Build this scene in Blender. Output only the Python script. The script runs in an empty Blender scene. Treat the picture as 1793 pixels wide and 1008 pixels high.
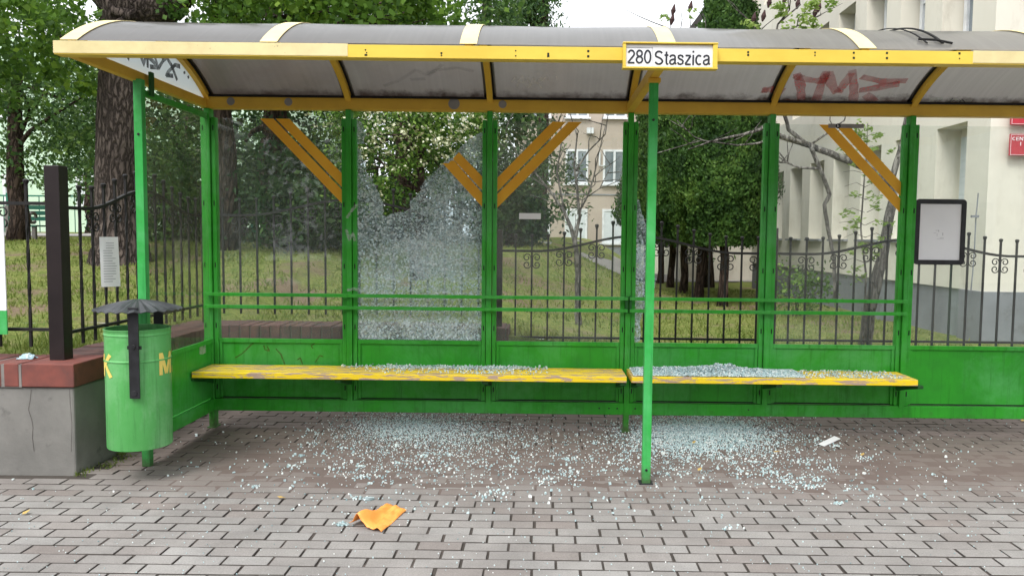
import bpy, bmesh, math, random
from mathutils import Vector, Matrix, noise
R = math.radians
random.seed(7)
scene = bpy.context.scene
COL = scene.collection

# ------------------------------------------------------------ camera, sky, sun, exposure
F = 1350.0; CX, CY = 950.0, 504.0; PITCH = R(3.83); ROLL = R(0.63); CAMH = 1.41
cam_d = bpy.data.cameras.new('camera'); cam = bpy.data.objects.new('camera', cam_d); COL.objects.link(cam)
cam_d.sensor_width = 36; cam_d.lens = 36 * F / 1793
cam_d.shift_x = -(CX - 896.5) / 1793
cam_d.clip_start = 0.05; cam_d.clip_end = 500
CM = Matrix.Rotation(math.pi / 2 - PITCH, 3, 'X') @ Matrix.Rotation(ROLL, 3, 'Z')
cam.matrix_world = Matrix.Translation((0, 0, CAMH)) @ CM.to_4x4()
scene.camera = cam

SUN_EL, SUN_AZ = R(52), R(205)      # azimuth measured from +Y clockwise; behind the camera, to its left
world = bpy.data.worlds.new('World'); scene.world = world; world.use_nodes = True
wn = world.node_tree; wn.nodes.clear()
sky = wn.nodes.new('ShaderNodeTexSky'); sky.sky_type = 'NISHITA'; sky.sun_disc = False
sky.sun_elevation = SUN_EL; sky.sun_rotation = SUN_AZ; sky.dust_density = 6; sky.air_density = 1.2
hs = wn.nodes.new('ShaderNodeHueSaturation'); hs.inputs['Saturation'].default_value = 0.15
mixw = wn.nodes.new('ShaderNodeMix'); mixw.data_type = 'RGBA'; mixw.inputs['Factor'].default_value = 0.6
mixw.inputs['B'].default_value = (11.5, 11.9, 12.4, 1)      # the even cloud deck
bg = wn.nodes.new('ShaderNodeBackground'); bg.inputs['Strength'].default_value = 0.1
wo = wn.nodes.new('ShaderNodeOutputWorld')
wn.links.new(sky.outputs[0], hs.inputs['Color']); wn.links.new(hs.outputs[0], mixw.inputs['A'])
wn.links.new(mixw.outputs['Result'], bg.inputs['Color']); wn.links.new(bg.outputs[0], wo.inputs['Surface'])
sd = bpy.data.lights.new('sun', 'SUN'); sd.energy = 1.0; sd.angle = R(20); sd.color = (1, 0.97, 0.92)
sun = bpy.data.objects.new('sun', sd); COL.objects.link(sun)
sdir = Vector((math.sin(SUN_AZ) * math.cos(SUN_EL), math.cos(SUN_AZ) * math.cos(SUN_EL), math.sin(SUN_EL)))
sun.rotation_euler = (-sdir).to_track_quat('-Z', 'Y').to_euler()
sun.location = sdir * 20
scene.view_settings.view_transform = 'Standard'; scene.view_settings.look = 'None'
scene.view_settings.gamma = 1; scene.view_settings.use_curve_mapping = False
scene.view_settings.exposure = 1.0
scene.cycles.max_bounces = 10; scene.cycles.transparent_max_bounces = 24

# ------------------------------------------------------------ where a thing stands (measured in the photo)
def ray(px, py):
    return CM @ Vector(((px - CX) / F, -(py - CY) / F, -1.0))
def pt(px, py, Y):
    d = ray(px, py); t = Y / d.y; return Vector((d.x * t, Y, CAMH + d.z * t))
def pz(px, py, Z):
    d = ray(px, py); t = (Z - CAMH) / d.z; return Vector((d.x * t, d.y * t, Z))

# ------------------------------------------------------------ materials
def newmat(name):
    m = bpy.data.materials.new(name); m.use_nodes = True
    nt = m.node_tree; b = nt.nodes['Principled BSDF']; return m, nt, b
def N(nt, t, **kw):
    n = nt.nodes.new(t)
    for k, v in kw.items():
        if k in n.inputs: n.inputs[k].default_value = v
        else: setattr(n, k, v)
    return n
def c4(c): return (c[0], c[1], c[2], 1)
def coords(nt, scale=(1, 1, 1), kind='Object'):
    tc = nt.nodes.new('ShaderNodeTexCoord'); mp = nt.nodes.new('ShaderNodeMapping')
    mp.inputs['Scale'].default_value = scale
    nt.links.new(tc.outputs[kind], mp.inputs['Vector']); return mp.outputs['Vector']
def ramp(nt, src, stops):
    r = nt.nodes.new('ShaderNodeValToRGB'); el = r.color_ramp.elements
    while len(el) < len(stops): el.new(0.5)
    for e, (p, c) in zip(el, stops):
        e.position = p; e.color = c4(c) if len(c) == 3 else c
    nt.links.new(src, r.inputs['Fac']); return r.outputs['Color']
def g(v): return (v, v, v)
def mixc(nt, fac, a, b, mode='MIX'):
    m = nt.nodes.new('ShaderNodeMix'); m.data_type = 'RGBA'; m.blend_type = mode
    for sock, v in (('Factor', fac), ('A', a), ('B', b)):
        if isinstance(v, bpy.types.NodeSocket): nt.links.new(v, m.inputs[sock])
        elif sock == 'Factor': m.inputs[sock].default_value = v
        else: m.inputs[sock].default_value = c4(v)
    return m.outputs['Result']
def noise_out(nt, vec, scale, detail=5, rough=0.6, dist=0):
    n = N(nt, 'ShaderNodeTexNoise'); n.inputs['Scale'].default_value = scale
    n.inputs['Detail'].default_value = detail; n.inputs['Roughness'].default_value = rough
    n.inputs['Distortion'].default_value = dist
    nt.links.new(vec, n.inputs['Vector']); return n.outputs['Fac']
def bump(nt, b, h, strength=0.3, dist=0.01):
    bp = nt.nodes.new('ShaderNodeBump'); bp.inputs['Strength'].default_value = strength
    bp.inputs['Distance'].default_value = dist
    nt.links.new(h, bp.inputs['Height']); nt.links.new(bp.outputs[0], b.inputs['Normal'])
def basic(name, c, c2=None, scale=6, rough=0.5, lo=0.35, hi=0.7, bs=0.15, bd=0.004, metal=0, vscale=(1, 1, 1),
          dirt=None, dscale=14, dlo=0.62, dhi=0.72, spec=0.4):
    m, nt, b = newmat(name); v = coords(nt, vscale)
    n = noise_out(nt, v, scale)
    f = ramp(nt, n, [(lo, g(0)), (hi, g(1))])
    col = mixc(nt, f, c, c2 or tuple(x * 0.75 for x in c))
    if dirt:
        f2 = ramp(nt, noise_out(nt, v, dscale, 8, 0.7), [(dlo, g(0)), (dhi, g(1))])
        col = mixc(nt, f2, col, dirt)
    nt.links.new(col, b.inputs['Base Color'])
    b.inputs['Roughness'].default_value = rough; b.inputs['Metallic'].default_value = metal
    b.inputs['Specular IOR Level'].default_value = spec
    if bs: bump(nt, b, noise_out(nt, v, scale * 6, 6, 0.7), bs, bd)
    return m
def worn(name, c, c2, fade, scale=3, rough=.42, chip=(0.07, 0.05, 0.03), foot=True):
    """old gloss paint: faded patches, run marks, small chips, splashed dirt near the ground"""
    m, nt, b = newmat(name); v = coords(nt)
    col = mixc(nt, ramp(nt, noise_out(nt, v, scale), [(.35, g(0)), (.7, g(1))]), c, c2)
    col = mixc(nt, ramp(nt, noise_out(nt, v, 1.7, 8, .72, .4), [(.46, g(0)), (.64, g(.85))]), col, fade)
    col = mixc(nt, ramp(nt, noise_out(nt, coords(nt, (22, 22, 1.3)), 1.5, 6, .7), [(.52, g(0)), (.70, g(.6))]), col, tuple(x * .45 for x in c))
    col = mixc(nt, ramp(nt, noise_out(nt, v, 24, 7, .78), [(.67, g(0)), (.70, g(.9))]), col, chip)
    col = mixc(nt, ramp(nt, noise_out(nt, v, 13, 8, .8, 1.0), [(.66, g(0)), (.70, g(.5))]), col, (.30, .38, .28))
    if foot:
        geo = N(nt, 'ShaderNodeNewGeometry'); sx = N(nt, 'ShaderNodeSeparateXYZ'); nt.links.new(geo.outputs['Position'], sx.inputs[0])
        ad = N(nt, 'ShaderNodeMath', operation='MULTIPLY_ADD'); nt.links.new(noise_out(nt, v, 14, 7, .75), ad.inputs[0]); ad.inputs[1].default_value = -.30
        nt.links.new(sx.outputs['Z'], ad.inputs[2]); mr = N(nt, 'ShaderNodeMapRange'); nt.links.new(ad.outputs[0], mr.inputs['Value'])
        mr.inputs['From Min'].default_value = -.13; mr.inputs['From Max'].default_value = .0; mr.inputs['To Min'].default_value = .75; mr.inputs['To Max'].default_value = 0
        col = mixc(nt, mr.outputs[0], col, (.055, .045, .03))
    nt.links.new(col, b.inputs['Base Color'])
    rr = N(nt, 'ShaderNodeMapRange'); nt.links.new(noise_out(nt, v, 6, 6, .7), rr.inputs['Value']); rr.inputs['To Min'].default_value = rough - .12; rr.inputs['To Max'].default_value = rough + .22
    nt.links.new(rr.outputs[0], b.inputs['Roughness']); b.inputs['Specular IOR Level'].default_value = .4
    bump(nt, b, noise_out(nt, v, 30, 6, .7), .2, .004); return m
M = {}
M['green'] = worn('green_paint', (0.032, 0.38, 0.020), (0.022, 0.27, 0.018), (0.08, 0.40, 0.095))
M['green_light'] = worn('light_green_paint', (0.04, 0.43, 0.085), (0.028, 0.33, 0.055), (0.10, 0.46, 0.16), 5)  # lighter green for the front posts and the board edge
M['green_dark'] = basic('dirty_green_paint', (0.012, 0.12, 0.02), (0.01, 0.07, 0.014), 4, 0.6)
M['green_bin'] = worn('bin_green_paint', (0.085, 0.37, 0.09), (0.12, 0.42, 0.13), (0.22, 0.50, 0.23), 4, .45, (0.03, 0.06, 0.03), False)
M['slot'] = basic('slot_black', (0.006, 0.02, 0.008), None, 5, 0.7, bs=0)
M['yellow'] = basic('yellow_beam_paint', (0.82, 0.60, 0.085), (0.74, 0.50, 0.06), 2.5, 0.45, dirt=(0.22, 0.11, 0.03), dscale=22, dlo=0.70, dhi=0.76, vscale=(1, 1, 2))
M['cream'] = basic('faded_cream_paint', (0.80, 0.68, 0.36), (0.66, 0.55, 0.28), 7, 0.6, dirt=(0.16, 0.12, 0.07), dscale=26, dlo=0.66, dhi=0.74)
M['ochre'] = basic('ochre_paint', (0.76, 0.48, 0.055), (0.64, 0.38, 0.045), 4, 0.5, dirt=(0.30, 0.26, 0.20), dscale=3.5, dlo=0.70, dhi=0.73)
M['stripe'] = basic('orange_film', (0.90, 0.47, 0.03), (0.84, 0.38, 0.02), 5, 0.4, bs=0)
M['black'] = basic('black_metal', (0.012, 0.012, 0.014), (0.025, 0.025, 0.03), 20, 0.45)
M['gasket'] = basic('black_gasket', (0.008, 0.008, 0.008), None, 20, 0.8, bs=0)
M['lid_grey'] = basic('sheen_grey_lid', (0.03, 0.033, 0.037), (0.075, 0.08, 0.088), 7, 0.33, bs=.3)  # black lid with its grey sheen put into the colour
M['iron'] = basic('wrought_iron', (0.008, 0.008, 0.009), (0.018, 0.015, 0.015), 25, 0.55, dirt=(0.07, 0.035, 0.02), dscale=18, dlo=0.62, dhi=0.72)
M['post_brown'] = basic('brown_black_post_paint', (0.014, 0.009, 0.010), (0.024, 0.016, 0.017), 5, 0.4, dirt=(0.14, 0.12, 0.14), dscale=10, dlo=0.68, dhi=0.75)
M['joint_dark'] = basic('joint_dirt', (0.11, 0.096, 0.087), (0.075, 0.066, 0.06), 14, 0.95, bs=0)
M['white'] = basic('white_sheet', (0.86, 0.86, 0.88), (0.80, 0.80, 0.83), 3, 0.5, bs=0)
M['print'] = basic('dark_print', (0.025, 0.028, 0.04), None, 5, 0.6, bs=0)
M['grey_print'] = basic('grey_print', (0.42, 0.42, 0.46), None, 5, 0.6, bs=0)
M['bin_letter'] = basic('yellow_lettering', (0.85, 0.68, 0.16), (0.7, 0.55, 0.14), 20, 0.5, bs=0)
M['plaster'] = basic('grey_plaster', (0.25, 0.24, 0.225), (0.17, 0.165, 0.155), 3.2, 0.9, bs=0.5, bd=0.006, dirt=(0.07, 0.07, 0.065), dscale=5, dlo=0.6, dhi=0.75)
M['cap_brick'] = basic('red_cap_brick', (0.23, 0.07, 0.055), (0.15, 0.055, 0.048), 9, 0.75, bs=0.35, dirt=(0.10, 0.06, 0.055), dscale=5, dlo=0.58, dhi=0.72)
M['cap_dark'] = basic('dark_cap_brick', (0.15, 0.075, 0.065), (0.095, 0.055, 0.052), 7, 0.85, bs=.35, dirt=(.06, .05, .048), dscale=6, dlo=.5, dhi=.7)  # darker brick for the side and back runs
M['mortar_dark'] = basic('dark_mortar', (0.13, 0.11, 0.10), None, 9, .95)  # darker mortar for the same runs
M['mortar'] = basic('mortar', (0.25, 0.23, 0.215), None, 9, 0.95)
def sandmat():
    m, nt, b = newmat('joint_sand'); v = coords(nt)
    geo = N(nt, 'ShaderNodeNewGeometry'); sx = N(nt, 'ShaderNodeSeparateXYZ'); nt.links.new(geo.outputs['Position'], sx.inputs[0])
    # coarse dark earth low in the open joints, pale trodden sand where it lies flush
    mr = N(nt, 'ShaderNodeMapRange'); nt.links.new(sx.outputs['Z'], mr.inputs['Value'])
    mr.inputs['From Min'].default_value = -.0075; mr.inputs['From Max'].default_value = -.003
    c = mixc(nt, noise_out(nt, v, 14, 6), (0.06, 0.052, 0.046), (0.10, 0.088, 0.078))
    c2 = mixc(nt, noise_out(nt, v, 8, 7, .7), (0.13, 0.10, 0.09), (0.19, 0.155, 0.14))
    nt.links.new(mixc(nt, mr.outputs[0], c, c2), b.inputs['Base Color']); b.inputs['Roughness'].default_value = .95
    b.inputs['Specular IOR Level'].default_value = .1
    bump(nt, b, noise_out(nt, v, 120, 5, .8), .4, .003); return m
M['sand'] = sandmat()
M['render_cream'] = basic('cream_render', (0.73, 0.695, 0.61), (0.66, 0.625, 0.54), 1.2, 0.9, bs=0.3, dirt=(0.50, 0.46, 0.38), dscale=2.2, dlo=.55, dhi=.75, vscale=(1, 1, .35))
M['plinth'] = basic('grey_plinth', (0.24, 0.255, 0.275), (0.17, 0.18, 0.195), 2.2, 0.85, dirt=(.12, .115, .11), dscale=4, dlo=.56, dhi=.75)
M['pink_render'] = basic('beige_pink_render', (0.44, 0.375, 0.32), (0.38, 0.32, 0.27), 0.7, 0.9)
M['mint'] = basic('mint_render', (0.52, 0.66, 0.52), (0.46, 0.6, 0.48), 0.5, 0.9)
M['window_white'] = basic('white_window_frame', (0.75, 0.77, 0.8), None, 5, 0.4, bs=0)
M['blind'] = basic('pale_roller_blind', (0.62, 0.66, 0.69), (0.5, 0.54, 0.57), 3, 0.6, vscale=(1, 1, 25))
M['window_glass'] = basic('dark_window_glass', (0.10, 0.125, 0.14), (0.26, 0.30, 0.33), 1.3, 0.08, bs=0, spec=0.8)
M['roof_dark'] = basic('dark_roofing', (0.06, 0.055, 0.055), None, 4, 0.8)
M['red_plate'] = basic('red_plate', (0.50, 0.03, 0.05), None, 4, 0.35, bs=0)
M['path'] = basic('path_grit', (0.34, 0.32, 0.30), (0.26, 0.245, 0.23), 4, 0.95)
M['wood'] = basic('grey_wood', (0.14, 0.10, 0.07), (0.08, 0.06, 0.045), 8, 0.9, vscale=(1, 1, .1))
M['bench_green'] = basic('park_bench_green', (0.01, 0.16, 0.10), None, 4, 0.5)
M['bench_iron'] = basic('pale_cast_iron', (0.23, 0.21, 0.2), None, 8, 0.8)
M['blue'] = basic('pale_blue_plastic', (0.25, 0.45, 0.55), (0.6, 0.68, 0.7), 30, 0.4)
M['flower'] = basic('cream_blossom', (0.68, 0.66, 0.50), (0.5, 0.55, 0.36), 6, 0.8, bs=0)
M['seedhead'] = basic('dark_seed_head', (0.06, 0.03, 0.03), None, 6, 0.9, bs=0)
M['leaf_litter'] = basic('yellow_leaf', (0.55, 0.40, 0.12), (0.4, 0.25, 0.1), 30, 0.8, bs=0)

def bark(name, c1, c2, sc=9):
    m, nt, b = newmat(name); v = coords(nt, (1, 1, 0.22))
    vo = N(nt, 'ShaderNodeTexVoronoi'); vo.feature = 'DISTANCE_TO_EDGE'; vo.inputs['Scale'].default_value = sc
    w = noise_out(nt, v, sc * .8, 4)
    vv = mixc(nt, 0.12, v, w); nt.links.new(vv, vo.inputs['Vector'])
    e = ramp(nt, vo.outputs['Distance'], [(0.0, g(0)), (0.22, g(1))])
    col = mixc(nt, e, c2, c1)
    n2 = ramp(nt, noise_out(nt, v, 3, 4), [(0.35, g(0.6)), (0.7, g(1.25))])
    nt.links.new(mixc(nt, 1.0, col, n2, 'MULTIPLY'), b.inputs['Base Color'])
    b.inputs['Roughness'].default_value = 0.95; b.inputs['Specular IOR Level'].default_value = 0.1
    bump(nt, b, e, 0.9, 0.03); return m
M['bark'] = bark('rough_bark', (0.15, 0.12, 0.105), (0.05, 0.04, 0.036), 20)
M['bark_dark'] = bark('dark_bark', (0.12, 0.085, 0.07), (0.04, 0.03, 0.026), 18)
M['bark_grey'] = bark('grey_branch_bark', (0.22, 0.205, 0.185), (0.12, 0.11, 0.10), 20)

def leafmat(name, dark, mid, light, trans=0.35):
    m, nt, b = newmat(name)
    a = N(nt, 'ShaderNodeAttribute'); a.attribute_name = 'rnd'
    col = ramp(nt, a.outputs['Fac'], [(0.0, dark), (0.5, mid), (1.0, light)])
    nt.links.new(col, b.inputs['Base Color']); b.inputs['Roughness'].default_value = 0.55
    b.inputs['Specular IOR Level'].default_value = 0.25
    t = nt.nodes.new('ShaderNodeBsdfTranslucent'); nt.links.new(col, t.inputs['Color'])
    mx = nt.nodes.new('ShaderNodeMixShader'); mx.inputs[0].default_value = trans
    nt.links.new(b.outputs[0], mx.inputs[1]); nt.links.new(t.outputs[0], mx.inputs[2])
    nt.links.new(mx.outputs[0], nt.nodes['Material Output'].inputs['Surface']); return m
M['leaf_maple'] = leafmat('maple_leaf', (0.05, 0.11, 0.02), (0.11, 0.22, 0.03), (0.24, 0.38, 0.05), 0.5)
M['leaf_mid'] = leafmat('mid_leaf', (0.03, 0.075, 0.022), (0.075, 0.155, 0.038), (0.17, 0.27, 0.065))
M['leaf_dark'] = leafmat('dark_leaf', (0.016, 0.042, 0.016), (0.05, 0.105, 0.036), (0.14, 0.23, 0.07))
M['leaf_shrub'] = leafmat('shrub_leaf', (0.03, 0.075, 0.015), (0.10, 0.20, 0.032), (0.24, 0.36, 0.07))
M['leaf_thuja'] = leafmat('thuja_spray', (0.014, 0.042, 0.010), (0.055, 0.125, 0.022), (0.15, 0.25, 0.05), 0.25)
M['leaf_pale'] = leafmat('pale_spring_leaf', (0.16, 0.26, 0.05), (0.26, 0.38, 0.09), (0.40, 0.52, 0.16), 0.5)
M['grass'] = leafmat('grass_blade', (0.10, 0.16, 0.028), (0.20, 0.245, 0.058), (0.38, 0.37, 0.14), 0.3)

def glassmat(name, veil=0.05, veilcol=(0.6, 0.64, 0.62), tint=(0.965, 0.985, 0.975)):
    m, nt, b = newmat(name); nt.nodes.remove(b)
    v = coords(nt)
    tr = N(nt, 'ShaderNodeBsdfTransparent'); tr.inputs['Color'].default_value = c4(tint)
    gl = N(nt, 'ShaderNodeBsdfGlossy'); gl.inputs['Roughness'].default_value = 0.02
    fr = N(nt, 'ShaderNodeFresnel'); fr.inputs['IOR'].default_value = 1.6
    gf_ = N(nt, 'ShaderNodeNewGeometry'); inv = N(nt, 'ShaderNodeMath', operation='SUBTRACT'); inv.inputs[0].default_value = 1.0
    nt.links.new(gf_.outputs['Backfacing'], inv.inputs[1]); mu = N(nt, 'ShaderNodeMath', operation='MULTIPLY')
    nt.links.new(fr.outputs[0], mu.inputs[0]); nt.links.new(inv.outputs[0], mu.inputs[1])
    m1 = N(nt, 'ShaderNodeMixShader'); nt.links.new(mu.outputs[0], m1.inputs[0])
    nt.links.new(tr.outputs[0], m1.inputs[1]); nt.links.new(gl.outputs[0], m1.inputs[2])
    df = N(nt, 'ShaderNodeBsdfDiffuse'); df.inputs['Color'].default_value = c4(veilcol)
    d = ramp(nt, noise_out(nt, v, 2.2, 7, 0.65), [(0.3, g(veil * 0.3)), (0.75, g(veil * 1.8))])
    m2 = N(nt, 'ShaderNodeMixShader'); nt.links.new(d, m2.inputs[0])
    nt.links.new(m1.outputs[0], m2.inputs[1]); nt.links.new(df.outputs[0], m2.inputs[2])
    nt.links.new(m2.outputs[0], nt.nodes['Material Output'].inputs['Surface']); return m
M['glass'] = glassmat('shelter_glass', 0.05)
M['glass_dirty'] = glassmat('dusty_side_glass', 0.05, (0.5, 0.48, 0.43), (0.86, 0.89, 0.85))

def crackle():
    m, nt, b = newmat('shattered_tempered_glass')
    v = coords(nt)
    vo = N(nt, 'ShaderNodeTexVoronoi'); vo.inputs['Scale'].default_value = 88; nt.links.new(v, vo.inputs['Vector'])
    ve = N(nt, 'ShaderNodeTexVoronoi'); ve.feature = 'DISTANCE_TO_EDGE'; ve.inputs['Scale'].default_value = 88
    nt.links.new(v, ve.inputs['Vector'])
    sep = N(nt, 'ShaderNodeSeparateColor'); nt.links.new(vo.outputs['Color'], sep.inputs[0])
    big = noise_out(nt, v, 3.0, 5, 0.6, 0.6)
    # opacity of each granule: some clear, some white, larger waves of density
    a1 = N(nt, 'ShaderNodeMath', operation='MULTIPLY'); nt.links.new(sep.outputs[0], a1.inputs[0]); a1.inputs[1].default_value = 1.0
    pw = N(nt, 'ShaderNodeMath', operation='POWER'); nt.links.new(a1.outputs[0], pw.inputs[0]); pw.inputs[1].default_value = 4.5
    bigr = ramp(nt, big, [(0.42, g(-0.0)), (0.66, g(0.30))])
    a2 = N(nt, 'ShaderNodeMath', operation='ADD'); nt.links.new(pw.outputs[0], a2.inputs[0]); nt.links.new(bigr, a2.inputs[1])
    edge = ramp(nt, ve.outputs['Distance'], [(0.0, g(0.42)), (0.12, g(0.0))])
    mp2 = N(nt, 'ShaderNodeMapping'); mp2.inputs['Rotation'].default_value = (0, R(38), 0); mp2.inputs['Scale'].default_value = (3, 3, 16)
    nt.links.new(v, mp2.inputs['Vector']); stk = ramp(nt, noise_out(nt, mp2.outputs[0], 1.0, 6, 0.7, 0.4), [(0.56, g(0)), (0.70, g(0.35))])
    a25 = N(nt, 'ShaderNodeMath', operation='ADD'); nt.links.new(a2.outputs[0], a25.inputs[0]); nt.links.new(stk, a25.inputs[1]); a2 = a25
    a3 = N(nt, 'ShaderNodeMath', operation='ADD', use_clamp=True); nt.links.new(a2.outputs[0], a3.inputs[0]); nt.links.new(edge, a3.inputs[1])
    col = mixc(nt, sep.outputs[1], (0.48, 0.63, 0.67), (0.90, 0.98, 1.0))
    nt.links.new(col, b.inputs['Base Color']); b.inputs['Roughness'].default_value = 0.25
    gn = N(nt, 'ShaderNodeNewGeometry'); sb = N(nt, 'ShaderNodeVectorMath', operation='SUBTRACT'); nt.links.new(vo.outputs['Color'], sb.inputs[0]); sb.inputs[1].default_value = (.5, .5, .5)
    sc_ = N(nt, 'ShaderNodeVectorMath', operation='SCALE'); nt.links.new(sb.outputs[0], sc_.inputs[0]); sc_.inputs['Scale'].default_value = 1.3
    an = N(nt, 'ShaderNodeVectorMath', operation='ADD'); nt.links.new(sc_.outputs[0], an.inputs[0]); nt.links.new(gn.outputs['Normal'], an.inputs[1])
    nm = N(nt, 'ShaderNodeVectorMath', operation='NORMALIZE'); nt.links.new(an.outputs[0], nm.inputs[0]); nt.links.new(nm.outputs[0], b.inputs['Normal'])
    b.inputs['Specular IOR Level'].default_value = .9
    tr = N(nt, 'ShaderNodeBsdfTransparent'); tr.inputs['Color'].default_value = (0.84, 0.91, 0.92, 1)
    mx = N(nt, 'ShaderNodeMixShader')
    nt.links.new(a3.outputs[0], mx.inputs[0]); nt.links.new(tr.outputs[0], mx.inputs[1]); nt.links.new(b.outputs[0], mx.inputs[2])
    nt.links.new(mx.outputs[0], nt.nodes['Material Output'].inputs['Surface']); return m
M['crackle'] = crackle()

def shardmat():
    m, nt, b = newmat('glass_granule')
    a = N(nt, 'ShaderNodeAttribute'); a.attribute_name = 'rnd'
    col = ramp(nt, a.outputs['Fac'], [(0.0, (0.18, 0.26, 0.27)), (0.30, (0.46, 0.62, 0.65)), (0.7, (0.60, 0.73, 0.74)), (1.0, (0.92, 0.94, 0.92))])
    nt.links.new(col, b.inputs['Base Color']); b.inputs['Roughness'].default_value = 0.15
    b.inputs['Specular IOR Level'].default_value = 0.8; b.inputs['Transmission Weight'].default_value = 0.0
    return m
M['shard'] = shardmat()

def paver_mat():
    m, nt, b = newmat('concrete_paver')
    geo = N(nt, 'ShaderNodeNewGeometry'); a = N(nt, 'ShaderNodeAttribute'); a.attribute_name = 'rnd'
    v = coords(nt)
    base = ramp(nt, a.outputs['Fac'], [(0.0, (0.25, 0.22, 0.205)), (0.15, (0.275, 0.255, 0.242)), (0.75, (0.30, 0.285, 0.272)), (1.0, (0.32, 0.307, 0.295))])
    gr = ramp(nt, noise_out(nt, v, 140, 3, 0.7), [(0.3, g(0.8)), (0.7, g(1.15))])
    col = mixc(nt, 1, base, gr, 'MULTIPLY')
    bl = ramp(nt, noise_out(nt, v, 2.6, 6, 0.65), [(0.35, g(0.8)), (0.65, g(1.06))])
    col = mixc(nt, 1, col, bl, 'MULTIPLY')
    # trodden dirt and roof shade together, tinted into the pavers from the waiting area back
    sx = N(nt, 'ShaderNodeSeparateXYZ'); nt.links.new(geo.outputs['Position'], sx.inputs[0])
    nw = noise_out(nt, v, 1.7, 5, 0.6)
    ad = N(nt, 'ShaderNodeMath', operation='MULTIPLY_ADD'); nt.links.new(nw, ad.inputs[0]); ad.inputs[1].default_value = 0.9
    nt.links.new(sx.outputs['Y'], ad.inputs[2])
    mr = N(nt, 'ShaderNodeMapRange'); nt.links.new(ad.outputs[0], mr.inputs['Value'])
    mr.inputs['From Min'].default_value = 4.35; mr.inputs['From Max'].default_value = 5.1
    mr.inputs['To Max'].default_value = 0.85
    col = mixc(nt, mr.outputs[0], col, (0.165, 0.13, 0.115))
    sp = ramp(nt, noise_out(nt, v, 16, 8, 0.8), [(0.66, g(0)), (0.74, g(0.6))])
    col = mixc(nt, sp, col, (0.10, 0.085, 0.075))
    nt.links.new(col, b.inputs['Base Color']); b.inputs['Roughness'].default_value = 0.85
    b.inputs['Specular IOR Level'].default_value = 0.25
    bump(nt, b, noise_out(nt, v, 90, 6, 0.8), 0.35, 0.003); return m
M['paver'] = paver_mat()

def bench_mat():
    m, nt, b = newmat('peeling_yellow_bench_paint')
    v = coords(nt, (1.6, 14, 14))
    f = ramp(nt, noise_out(nt, v, 3.1, 9, 0.72, 0.5), [(0.515, g(0)), (0.53, g(1))])
    fine = ramp(nt, noise_out(nt, coords(nt, (9, 50, 50)), 2.0, 5, 0.7), [(0.66, g(0)), (0.7, g(1))])
    y = mixc(nt, fine, (0.92, 0.66, 0.015), (0.45, 0.27, 0.08))
    wood = mixc(nt, noise_out(nt, coords(nt, (3, 60, 60)), 2, 6), (0.56, 0.41, 0.32), (0.40, 0.27, 0.20))
    nt.links.new(mixc(nt, f, y, wood), b.inputs['Base Color']); b.inputs['Roughness'].default_value = 0.55
    bump(nt, b, f, 0.3, 0.002); return m
M['bench'] = bench_mat()

def roofskin():
    m, nt, b = newmat('weathered_polycarbonate')
    v = coords(nt)
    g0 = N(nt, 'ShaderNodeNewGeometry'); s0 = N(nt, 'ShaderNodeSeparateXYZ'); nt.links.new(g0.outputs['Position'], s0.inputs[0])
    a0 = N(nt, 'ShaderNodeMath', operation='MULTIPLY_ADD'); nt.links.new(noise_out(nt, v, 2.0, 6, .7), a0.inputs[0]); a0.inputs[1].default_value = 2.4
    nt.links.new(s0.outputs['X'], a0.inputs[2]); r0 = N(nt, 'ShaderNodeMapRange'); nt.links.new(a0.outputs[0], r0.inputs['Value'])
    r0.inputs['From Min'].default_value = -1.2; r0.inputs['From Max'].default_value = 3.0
    c = mixc(nt, r0.outputs[0], (0.10, 0.088, 0.078), (0.26, 0.255, 0.25))  # darker to the left: dirt and the trees' shade, both in the colour
    st = ramp(nt, noise_out(nt, coords(nt, (30, 0.6, 0.6)), 1.2, 3), [(0.4, g(0.94)), (0.7, g(1.05))])
    c = mixc(nt, 1, c, st, 'MULTIPLY')
    sp = ramp(nt, noise_out(nt, v, 24, 6, 0.72), [(0.71, g(0)), (0.74, g(1))])
    c = mixc(nt, sp, c, (0.025, 0.02, 0.02))
    # grime caught along the back gutter
    geo = N(nt, 'ShaderNodeNewGeometry'); sx = N(nt, 'ShaderNodeSeparateXYZ'); nt.links.new(geo.outputs['Position'], sx.inputs[0])
    ad = N(nt, 'ShaderNodeMath', operation='MULTIPLY_ADD'); nt.links.new(noise_out(nt, v, 9, 8, 0.75), ad.inputs[0])
    ad.inputs[1].default_value = 0.22; nt.links.new(sx.outputs['Y'], ad.inputs[2])
    mr = N(nt, 'ShaderNodeMapRange'); nt.links.new(ad.outputs[0], mr.inputs['Value'])
    mr.inputs['From Min'].default_value = 5.59; mr.inputs['From Max'].default_value = 5.66
    c = mixc(nt, mr.outputs[0], c, (0.035, 0.025, 0.022))
    nt.links.new(c, b.inputs['Base Color']); b.inputs['Roughness'].default_value = 0.3
    b.inputs['Coat Weight'].default_value = 0.5; b.inputs['Coat Roughness'].default_value = 0.12
    b.inputs['Specular IOR Level'].default_value = 0.7
    t = N(nt, 'ShaderNodeBsdfTranslucent'); nt.links.new(mixc(nt, 1, c, (1.0, 0.97, 0.93), 'MULTIPLY'), t.inputs['Color'])
    mx = N(nt, 'ShaderNodeMixShader'); mx.inputs[0].default_value = 0.40
    nt.links.new(b.outputs[0], mx.inputs[1]); nt.links.new(t.outputs[0], mx.inputs[2])
    nt.links.new(mx.outputs[0], nt.nodes['Material Output'].inputs['Surface']); return m
M['roofskin'] = roofskin()
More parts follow.
